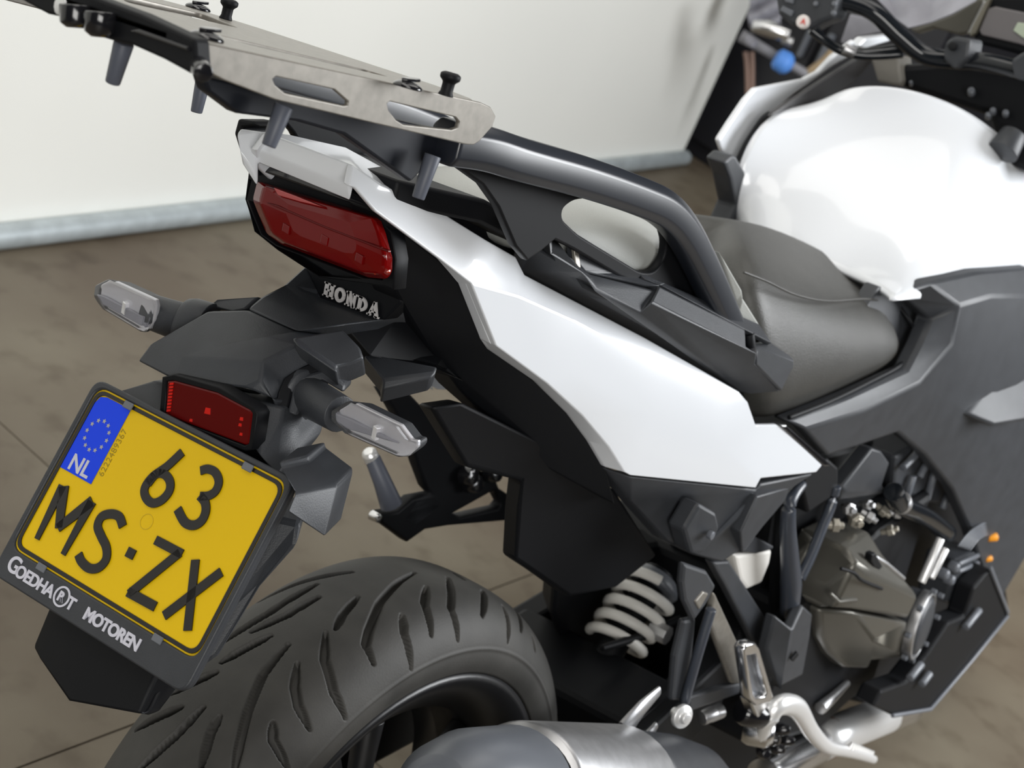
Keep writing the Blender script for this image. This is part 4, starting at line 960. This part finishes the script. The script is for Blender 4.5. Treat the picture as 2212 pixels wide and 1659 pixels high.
tube('coolant_hose', [Y(1930, 1062, -.168), Y(1948, 1092, -.170), Y(1998, 1116, -.172), Y(2046, 1152, -.172)], .0135, BARM, eng, 16, 5)
lathe('hose_clip', [(-.006, .0150), (.006, .0150)], Y(1945, 1086, -.169), (.6, -.1, -.6), STEEL, eng, 20)
# throttle body with ribs
slab('throttle_body', [Y(*p, -.135) for p in ((1935, 985), (1990, 955), (2060, 1010), (2052, 1092), (1990, 1085), (1930, 1050))], (0, .06, 0), BLACK, eng, .006)
for a, b in (((1958, 1072), (1972, 1028)), ((2002, 1078), (2018, 1020)), ((1985, 1030), (2010, 985)), ((2035, 1098), (2048, 1065)), ((1950, 1010), (1985, 975))):
    p, q = Y(*a, -.142), Y(*b, -.142); tube('throttle_rib', [p, q], .0055, GREYM, eng, 8)
for px, py, y, r in ((1835, 1100, -.15, .011), (1875, 1090, -.15, .009), (1910, 1105, -.155, .010), (1925, 1063, -.16, .010), (1850, 1125, -.155, .013), (1805, 1135, -.15, .012), (1940, 1110, -.16, .009), (1880, 1118, -.158, .010), (1925, 1145, -.165, .010)):
    lathe('fitting', [(-.014, r * .45), (-.006, r * .5), (-.005, r * .8), (.003, r * .8), (.004, r * .45), (.010, r * .4)], Y(px, py, y), (random.uniform(-1, 1), -1, random.uniform(-.5, .8)), mat('worn fitting', (.45, .42, .36), .35, metal=.7) if py % 2 else STEEL, eng, 6, smooth=False)
slab('starter_housing', [Y(*p, -.185) for p in ((2068, 1212), (2112, 1190), (2126, 1196), (2112, 1285), (2062, 1312), (2046, 1302))], (0, .05, 0), BLACK, eng, .006)
for py in (1212, 1228): tube('housing_rib', [Y(2070, py + 6, -.188), Y(2112, py - 12, -.188)], .004, GREYM, eng, 8)
for k in range(5):
    tube('wire', [Y(2070 + k * 6, 1180 + k * 2, -.19), Y(2095 + k * 5, 1150 + k * 3, -.19), Y(2130 + k * 4, 1128 + k * 5, -.188)], .0022, GREYM, eng, 6, 3)
lathe('orange_plug', [(-.008, .006), (.008, .007)], Y(2142, 1161, -.192), (1, -.6, .2), ORANGE, eng, 10)
lathe('orange_plug', [(-.006, .005), (.006, .005)], Y(2134, 1207, -.192), (1, -.6, .2), ORANGE, eng, 10)
for px, py in ((2062, 1225), (2040, 1240), (2052, 1252), (2075, 1330), (2098, 1335)):
    lathe('engine_bolt', [(-.008, .008), (.004, .008), (.007, .005)], Y(px, py, -.188), (0, -1, 0), GREYM, eng, 10)
grd = grp('engine_guard', 'black engine guard plate with thin painted lit edge')
slab('guard_plate', [Y(*p, -.215) for p in ((2140, 1228), (2178, 1326), (2100, 1428), (2010, 1532), (1928, 1546), (1888, 1526), (1905, 1492), (1960, 1472), (2000, 1420), (2050, 1345), (2085, 1330), (2105, 1270))], (.0, .03, 0), DARK, grd, .004)
tube('guard_lit_edge', [Y(2139, 1226, -.217), Y(2177, 1322, -.217), Y(2177, 1330, -.217), Y(2100, 1426, -.217), Y(2010, 1532, -.217), Y(1928, 1546, -.217)], .0032, GREYM, grd, 8)  # pale tube painting the lit line along the plate edge
for a, b in (((2085, 1355), (2115, 1318)), ((1965, 1465), (1990, 1435)), ((1990, 1478), (2008, 1455))):
    tube('guard_stay', [Y(*a, -.222), Y(*b, -.222)], .006, GREYM, grd, 8)

# footrest hanger, peg and pedal
ft = grp('footrest_hanger')
slab('hanger_head', [Y(*p, -.165) for p in ((1478, 1216), (1529, 1234), (1548, 1266), (1528, 1304), (1500, 1343), (1479, 1298), (1474, 1260))], (0, .009, 0), BLACK, ft, .004)
slab('hanger_leg', [Y(*p, -.158) for p in ((1479, 1340), (1505, 1335), (1488, 1515), (1452, 1515), (1460, 1420))], (0, .009, 0), BLACK, ft, .004)
slab('hanger_leg', [Y(*p, -.165) for p in ((1545, 1280), (1597, 1393), (1604, 1478), (1583, 1478), (1532, 1342))], (0, .008, 0), RACK, ft, .003)
slab('hanger_foot', [Y(*p, -.160) for p in ((1486, 1505), (1560, 1482), (1602, 1474), (1600, 1500), (1490, 1540))], (0, .009, 0), BLACK, ft, .004)
tube('hanger_rib', [Y(1536, 1316, -.170), Y(1504, 1425, -.166), Y(1478, 1518, -.163)], .0058, FRAMEM, ft, 12)
slab('hanger_window', [Y(*p, -.167) for p in ((1502, 1300), (1520, 1278), (1532, 1282), (1512, 1318))], (0, .006, 0), RACK, ft, .002)
slab('frame_strut', [Y(*p, -.135) for p in ((1538, 1214), (1576, 1212), (1662, 1345), (1658, 1402), (1632, 1392), (1572, 1275))], (0, .012, 0), BLACK, ft, .003)
facets('pivot_cover', {'a': Y(1675, 1330, -.170), 'b': Y(1713, 1360, -.182), 'c': Y(1735, 1308, -.172), 'd': Y(1756, 1327, -.172), 'e': Y(1751, 1370, -.172), 'f': Y(1735, 1458, -.168), 'g': Y(1678, 1486, -.168), 'h': Y(1656, 1403, -.165), 'i': Y(1685, 1484, -.174)}, [['a', 'b', 'i', 'g', 'h'], ['b', 'c', 'd', 'e', 'f', 'i']], BLACK, ft, push=(0, .014, 0), bevel=.004)
slab('pivot_slot', [Y(*p, -.180) for p in ((1724, 1408), (1726, 1416), (1714, 1430), (1710, 1424))], (0, .004, 0), DARK, ft, .001)
lathe('hanger_bolt', [(-.014, .006), (-.004, .006), (-.003, .014), (.002, .0135), (.003, .007), (.008, .006)], Y(1474, 1548, -.172), (-.35, -1, .15), ALUW, ft, 20)
for px, py in ((1529, 1545), (1545, 1540)): lathe('hanger_spring', [(-.01, .009), (.01, .009)], Y(px, py, -.15), (1, -.3, .2), STEEL, ft, 12)
peg = grp('foot_peg', 'folding bare aluminium foot peg')
slab('peg_body', [Y(*p, -.190) for p in ((1596, 1402), (1604, 1388), (1622, 1384), (1631, 1396), (1662, 1500), (1654, 1514), (1624, 1520), (1611, 1505))], (0, .008, 0), GREYM, peg, .003)
cut2d('peg_rim', toy(((1596, 1402), (1604, 1388), (1622, 1384), (1631, 1396), (1662, 1500), (1654, 1514), (1624, 1520), (1611, 1505)), -.193), [toy(((1604, 1412), (1624, 1408), (1648, 1490), (1644, 1500), (1624, 1504), (1618, 1494)), -.193)], .012, lambda a, b, h: Vector((a, -.193 + h, b)), CHROME, peg, .002)
lathe('peg_hinge', [(-.02, .014), (-.012, .017), (.012, .017), (.02, .012)], Y(1626, 1541, -.175), (.8, -.5, -.2), GLOSSB, peg, 20)
slab('peg_clevis', [Y(*p, -.188) for p in ((1625, 1518), (1656, 1508), (1668, 1540), (1662, 1566), (1640, 1560))], (0, .02, 0), CHROME, peg, .004)
bp = grp('brake_pedal', 'bright white aluminium rear brake pedal with toothed tip')
tube('lever', [Y(1646, 1590, -.185), Y(1662, 1545, -.190), Y(1688, 1522, -.195), Y(1722, 1530, -.198), Y(1752, 1578, -.202), Y(1785, 1612, -.206), Y(1825, 1622, -.210), Y(1850, 1628, -.213), Y(1888, 1641, -.216)], [.012, .013, .0135, .0135, .011, .0095, .0085, .008, .006], ALUW, bp, 16, 5, flat=.8)
for k in range(9):
    p = Y(1836 + k * 5.5, 1614 + k * 2.3, -.214)
    lathe('tooth', [(-.002, .0045), (.008, .0022)], p, (.3, -.2, 1), ALUW, bp, 6, smooth=False)
lathe('pedal_pivot', [(-.02, .016), (-.012, .020), (.010, .020), (.018, .012)], Y(1640, 1578, -.178), (.5, -1, .1), CHROME, bp, 20)
for px, py, r in ((1668, 1596, .010), (1690, 1575, .009), (1680, 1618, .008), (1650, 1625, .010), (1700, 1600, .008)):
    lathe('pivot_fitting', [(-.01, r * .7), (0, r), (.01, r * .6)], Y(px, py, -.165), (random.uniform(-1, 1), -1, .3), GLOSSB, bp, 10)
tube('brake_light_switch', [Y(1772, 1530, -.16), Y(1800, 1505, -.158), Y(1830, 1475, -.155)], [.009, .007, .005], STEEL, bp, 10)

# exhaust
exh = grp('exhaust')
m0, m1 = Vector((-.165, -.195, .545)), Vector((.60, -.175, .27))
def mring(t, r, ry=None):
    c = m0.lerp(m1, t); d = (m1 - m0).normalized(); u_ = Vector((0, 1, 0)) - d * d.y; u_.normalize(); v_ = d.cross(u_)
    return [c + u_ * (ry or r) * math.cos(a) + v_ * r * math.sin(a) for a in [2 * math.pi * k / 40 for k in range(40)]]
loft('end_cap', [mring(-.005, .030), mring(.0, .038), mring(.02, .050), mring(.07, .060), mring(.17, .064)], GREYM, exh, bevel=.001)
loft('dark_band', [mring(.16, .060), mring(.19, .060)], DARK, exh)
lab(loft('heat_shield', [mring(.185, .066), mring(.195, .068), mring(.46, .068), mring(.47, .066)], STEEL, exh), 'grey steel muffler sleeve')
loft('front_sleeve', [mring(.47, .062), mring(.49, .063), mring(.62, .060), mring(.72, .050), mring(.78, .036)], BLACK, exh)
tube('down_pipe', [Y(1960, 1530, -.12), Y(1880, 1560, -.13), Y(1800, 1592, -.14), Y(1720, 1632, -.15), Y(1650, 1680, -.155)], .026, CHROME, exh, 20, 5)
loft('pipe_shield', [[p + Vector((0, -.003, .004)) for p in r] for r in tube_rings([Y(1905, 1548, -.13), Y(1800, 1588, -.138), Y(1760, 1606, -.142)], .0285, 20)], ALUW, exh)
tube('pipe_clamp', [Y(1788, 1590, -.139), Y(1778, 1596, -.139)], .031, COPPER, exh, 20)
tube('exhaust_bracket', [Y(1345, 1580, -.15), Y(1385, 1530, -.15), Y(1424, 1492, -.15)], [.016, .012, .007], STEEL, exh, 10, flat=.4)
tube('exhaust_bracket', [Y(1400, 1590, -.15), Y(1418, 1565, -.15)], [.010, .006], STEEL, exh, 10, flat=.4)

# shock absorber
sh = grp('shock_absorber', 'shock absorber with pale coil spring')
sa, sb = Y(1408, 1262, -.01), Y(1326, 1392, -.01)
axs = (sb - sa).normalized(); su = axs.orthogonal().normalized(); sv = axs.cross(su)
Ls = (sb - sa).length; turns = 4.3
hel = [sa + axs * Ls * (k / 110) + (su * math.cos(2 * math.pi * turns * k / 110) + sv * math.sin(2 * math.pi * turns * k / 110)) * .034 for k in range(111)]
tube('spring', hel, .0066, SPRINGM, sh, 10)
tube('damper_body', [sa - axs * .02, sb + axs * .03], .018, DARK, sh, 16)
lathe('spring_seat', [(-.014, .026), (-.004, .034), (.0, .036), (.004, .034)], sa, axs, GREYM, sh, 24)
tube('linkage', [Y(1300, 1400, -.03), Y(1400, 1370, -.04), Y(1470, 1335, -.04)], [.004, .006, .004], DARK, sh, 10)
lathe('linkage_bolt', [(-.012, .012), (.012, .012)], Y(1425, 1365, -.05), (0, 1, 0), STEEL, sh, 8, smooth=False)

# left footrest hanger seen past the wheel
lf = grp('left_footrest_hanger')
yl = .165
cut2d('hanger_plate', toy(((815, 838), (862, 832), (936, 910), (998, 996), (1060, 1028), (1068, 1050), (1092, 1066), (1120, 1100), (1088, 1120), (956, 1131), (907, 1139), (869, 1166), (815, 1126), (809, 1106), (850, 1100), (882, 1072), (923, 1064), (912, 1052), (893, 1002), (878, 950), (840, 880)), yl),
      [toy(((968, 1104), (1058, 1054), (1074, 1084), (1066, 1094), (985, 1112)), yl)], .016, lambda a, b, h: Vector((a, yl + h, b)), DARK, lf, .003)
tube('peg', [Y(846, 1092, yl - .02), Y(826, 1040, yl - .01), Y(804, 988, yl + .002)], [.0125, .0100, .0085], TUBEG, lf, 14)
lathe('peg_tip', [(-.008, .009), (.004, .0085), (.008, .005)], Y(800, 984, yl + .003), (Y(800, 984, yl) - Y(826, 1040, yl)), ALUW, lf, 14)
lathe('hanger_bolt', [(-.008, .006), (.004, .005)], Y(814, 1118, yl - .012), (0, -1, 0), CHROME, lf, 10)
for px, py in ((1015, 1028), (1025, 1045), (1068, 1022)): lathe('lock_fitting', [(-.01, .012), (.006, .010)], Y(px, py, yl - .02), (0, -1, .3), GLOSSB, lf, 12)
slab('hanger_web', [Y(*p, yl + .004) for p in ((882, 1072), (930, 1062), (936, 1088), (880, 1130), (850, 1118))], (0, -.012, 0), BLACK, lf, .003)

# ------------------------------------------------------------------ handlebar and dash
hb = grp('handlebar')
tube('bar', [X(1745, -25, .96), X(1800, -2, .98), X(1845, 8, .99), X(1890, 28, 1.0), X(1940, 75, 1.02), X(1995, 118, 1.04), X(2060, 130, 1.05), X(2130, 135, 1.05), X(2230, 160, 1.05)], .0128, BARM, hb, 18, 6)
slab('switch_box', [X(*p, .955) for p in ((1672, -20), (1680, 34), (1708, 55), (1745, 64), (1770, 50), (1800, 40), (1812, -20))], (.045, 0, 0), BLACK, hb, .006)
lathe('button', [(-.004, .0098), (.003, .0095), (.004, .007)], X(1735, 47, .952), (-1, 0, .2), BUTW, hb, 20)
text_mesh('A', .011, .001, lambda x, y, h: X(1735, 47, .947) + Vector((-h, -x, y)), 'button_symbol', REDW, hb, .0002)
for pts in (((1684, 22), (1690, 12), (1714, 24), (1708, 36)), ((1690, -8), (1714, -8), (1712, 8), (1696, 4))):
    slab('switch_key', [X(*p, .951) for p in pts], (.006, 0, 0), GREYM, hb, .001)
for px, py in ((1762, 8), (1802, 8), (1800, 28)): lathe('switch_screw', [(-.003, .004), (.002, .0035)], X(px, py, .953), (-1, 0, .2), GREYM, hb, 10)
tube('cable', [X(1752, 64, .97), X(1775, 82, .98), X(1815, 108, 1.0), X(1870, 120, 1.02), X(1950, 116, 1.05)], .0065, BARM, hb, 10, 6)
tube('cable', [X(1758, 58, .97), X(1790, 90, .99), X(1840, 112, 1.01), X(1960, 100, 1.05)], .0050, BARM, hb, 10, 6)
tube('cable_clip', [X(1822, 104, .995), X(1846, 114, 1.005)], .0074, STEEL, hb, 10)
slab('riser_clamp', [X(*p, 1.02) for p in ((2040, 92), (2060, 78), (2098, 84), (2092, 124), (2060, 150), (2036, 128))], (.05, 0, 0), BLACK, hb, .005)
slab('riser_clamp', [X(*p, 1.02) for p in ((2182, 130), (2212, 110), (2240, 120), (2235, 180), (2190, 170))], (.05, 0, 0), BLACK, hb, .005)
lathe('clamp_bolt', [(-.003, .006), (.003, .006)], X(2058, 100, 1.015), (-1, 0, .3), DARK, hb, 12)
slab('yoke', [X(*p, 1.10) for p in ((1935, 140), (2060, 130), (2240, 160), (2240, 390), (2160, 345), (2135, 250), (2010, 210), (1945, 190))], (.12, 0, 0), DARK, hb, .01)
slab('stem_cover', [X(*p, 1.085) for p in ((1880, 128), (1940, 118), (1948, 178), (1940, 186), (1895, 176))], (.05, 0, 0), mat('grey trim', (.20, .19, .17), .5), hb, .004)
for px, py, r in ((2098, 198, .006), (2145, 240, .005), (2172, 245, .005), (2135, 250, .005), (1968, 180, .003)):
    lathe('yoke_bolt', [(-.006, r), (.004, r * .9), (.006, r * .5)], X(px, py, 1.09), (-1, -.2, .5), GREYM, hb, 10)
tube('key_barrel', [X(2165, 330, 1.06), X(2190, 290, 1.08)], [.022, .018], BLACK, hb, 16)
dash = grp('instrument_panel', 'dark instrument display behind the handlebar')
slab('bezel', [X(*p, 1.16) for p in ((2098, 92), (2128, 4), (2140, -10), (2240, -10), (2240, 128), (2150, 104))], (.03, 0, 0), DARK, dash, .006)
slab('display', [X(*p, 1.155) for p in ((2114, 66), (2134, 18), (2150, 14), (2240, 32), (2240, 108), (2200, 95), (2120, 76))], (.004, 0, 0), SCREEN, dash, .003)
slab('screen_reflection', [X(*p, 1.152) for p in ((2188, 66), (2198, 48), (2240, 54), (2240, 86), (2210, 82))], (.003, 0, 0), mat('pale screen reflection', (.42, .48, .38), .4), dash, .001)  # pale patch that paints a reflection on the display
slab('side_trim', [X(*p, 1.15) for p in ((2098, 62), (2132, -4), (2140, -4), (2106, 72), (2094, 80))], (.02, 0, 0), mat('olive edge', (.14, .13, .10), .4), dash, .002)
ws = grp('windscreen')
V_ = {}; F_ = []
cols_ = [(1868, -30), (1910, -30), (1960, -30), (2010, -30), (2060, -30), (2120, -30)]
low_ = [(1905, 8), (1935, 40), (1962, 60), (2010, 48), (2060, 28), (2105, 2)]
for k, (a, b) in enumerate(zip(cols_, low_)):
    V_['t%d' % k] = X(*a, 1.36 + (.02 if k % 2 else 0)); V_['b%d' % k] = X(*b, 1.30 + (.02 if k % 2 else 0))
for k in range(5): F_.append(['t%d' % k, 't%d' % (k + 1), 'b%d' % (k + 1), 'b%d' % k])
lab(facets('screen_film', V_, F_, CLOTH, ws, push=(.004, 0, 0), bevel=0), 'crumpled grey protective film')
slab('screen_film', [X(*p, 1.34) for p in ((1836, 30), (1880, 40), (1912, 68), (1850, 80), (1834, 92), (1822, 96), (1815, 90))], (.004, 0, 0), CLOTH, ws, .002)
slab('screen_edge', [X(*p, 1.29) for p in ((1965, 62), (2010, 50), (2060, 30), (2118, -6), (2126, 2), (2090, 72), (2070, 75), (2015, 60), (1980, 72))], (.02, 0, 0), mat('dark olive plastic', (.09, .085, .07), .5), ws, .003)

# ------------------------------------------------------------------ unsharp things past the end of the wall
FARW = mat('dark hall wall', (.035, .035, .038), .8)
structure(link('wall_far', mesh(*box_vf((6.6, .6, 1.6), .05, 5.2, 1.6)), FARW))
ca_, cb_ = FLOOR(1478, 330), FLOOR(1527, 362)
dv = (cb_ - ca_); dv.z = 0; dv.normalize(); nv = Vector((-dv.y, dv.x, 0))
if nv.x < 0: nv = -nv
cab = empty('storage_cabinet'); cab.location = ca_
cab['label'] = 'tall black cabinet past the end of the white wall'; cab['category'] = 'cabinet'
def CB(a, d, z): return dv * a + nv * d + Vector((0, 0, z))
def cbox(nm, a0, a1, d0, d1, z0, z1, m, bv=.006):
    v = [CB(a, d, z) for a in (a0, a1) for d in (d0, d1) for z in (z0, z1)]
    return link(nm, mesh(v, [[0, 1, 3, 2], [4, 6, 7, 5], [0, 4, 5, 1], [2, 3, 7, 6], [0, 2, 6, 4], [1, 5, 7, 3]]), m, cab, False, bv)
CABM = mat('black cabinet paint', (.02, .02, .024), .45)
cbox('body', -.12, .75, .02, .5, .0, 1.05, CABM); cbox('door', -.10, .30, 0, .018, .06, 1.0, CABM); cbox('door', .32, .72, 0, .018, .06, 1.0, CABM)
cbox('edge_trim', -.135, -.10, -.01, .02, .02, 1.05, mat('blue grey trim', (.22, .24, .29), .5))
for a in (.27, .35): cbox('handle', a - .008, a + .008, -.03, 0, .5, .62, GREYM, .004)

def thing(name, label, cat, loc):
    e = empty(name); e.location = loc; e['label'] = label; e['category'] = cat; return e
def Wt(px, py, d, e): return W(px, py, d) - e.location
h = thing('rubber_hose', 'pair of thin brown hoses hanging in front of the black cabinet', 'hose', W(1615, 188, 5.6))
for dx in (0, 14):
    tube('hose', [Wt(1610 + dx, 112, 5.6, h), Wt(1614 + dx * .8, 150, 5.6, h), Wt(1616 + dx * .6, 260, 5.6, h)], .0085, COPPER, h, 10, 5)
r = thing('lance', 'grey metal lance with light blue cap leaning past the wall', 'tool', W(1700, 140, 5.3))
tube('rod', [Wt(1600, 76, 5.3, r), Wt(1640, 100, 5.3, r), Wt(1690, 130, 5.3, r), Wt(1745, 162, 5.3, r)], [.020, .016, .015, .014], mat('grey lance', (.22, .22, .24), .5), r, 12)
lathe('cap', [(-.03, .022), (-.02, .034), (.01, .036), (.025, .026), (.032, .012)], Wt(1692, 134, 5.28, r), (W(1745, 162, 5.3) - W(1640, 100, 5.3)), BLUEC, r, 16)
lathe('trigger', [(-.02, .010), (0, .018), (.03, .010)], Wt(1622, 90, 5.28, r), (.3, 1, .2), mat('pale grip', (.30, .30, .34), .5), r, 12)
d = thing('curved_hose', 'short tan hose curving behind the left handlebar', 'hose', W(1780, 130, 5.3))
tube('hose', [Wt(1805, 100, 5.3, d), Wt(1780, 130, 5.3, d), Wt(1745, 156, 5.3, d)], .012, mat('tan hose', (.30, .22, .13), .5), d, 8, 4)
g = thing('rolled_sheet', 'crumpled grey plastic sheet beside the wall edge', 'sheet', W(1650, 40, 5.5))
rg = []
for k in range(8):
    t = k / 7
    rg.append([Wt(1618 + 70 * s_ + 3 * math.sin(5 * s_ + k), -20 + 82 * t + 4 * math.sin(3 * k + 6 * s_), 5.45 + .05 * math.sin(7 * s_ + 2 * k), g) for s_ in [q / 9 for q in range(10)]])
sv_ = [p for q in rg for p in q]
link('sheet', mesh(sv_, [[i * 10 + j, i * 10 + j + 1, (i + 1) * 10 + j + 1, (i + 1) * 10 + j] for i in range(7) for j in range(9)]), CLOTH, g, True, solid=.004, sub=1)
c_ = thing('chrome_coupling', 'short chrome coupling under the left switch box', 'coupling', W(1670, 72, 5.2))
tube('sleeve', [Wt(1625, 56, 5.2, c_), Wt(1660, 62, 5.2, c_), Wt(1705, 76, 5.2, c_)], [.018, .026, .022], CHROME, c_, 14)
tube('nipple', [Wt(1690, 84, 5.2, c_), Wt(1712, 92, 5.2, c_)], .014, STEEL, c_, 12)
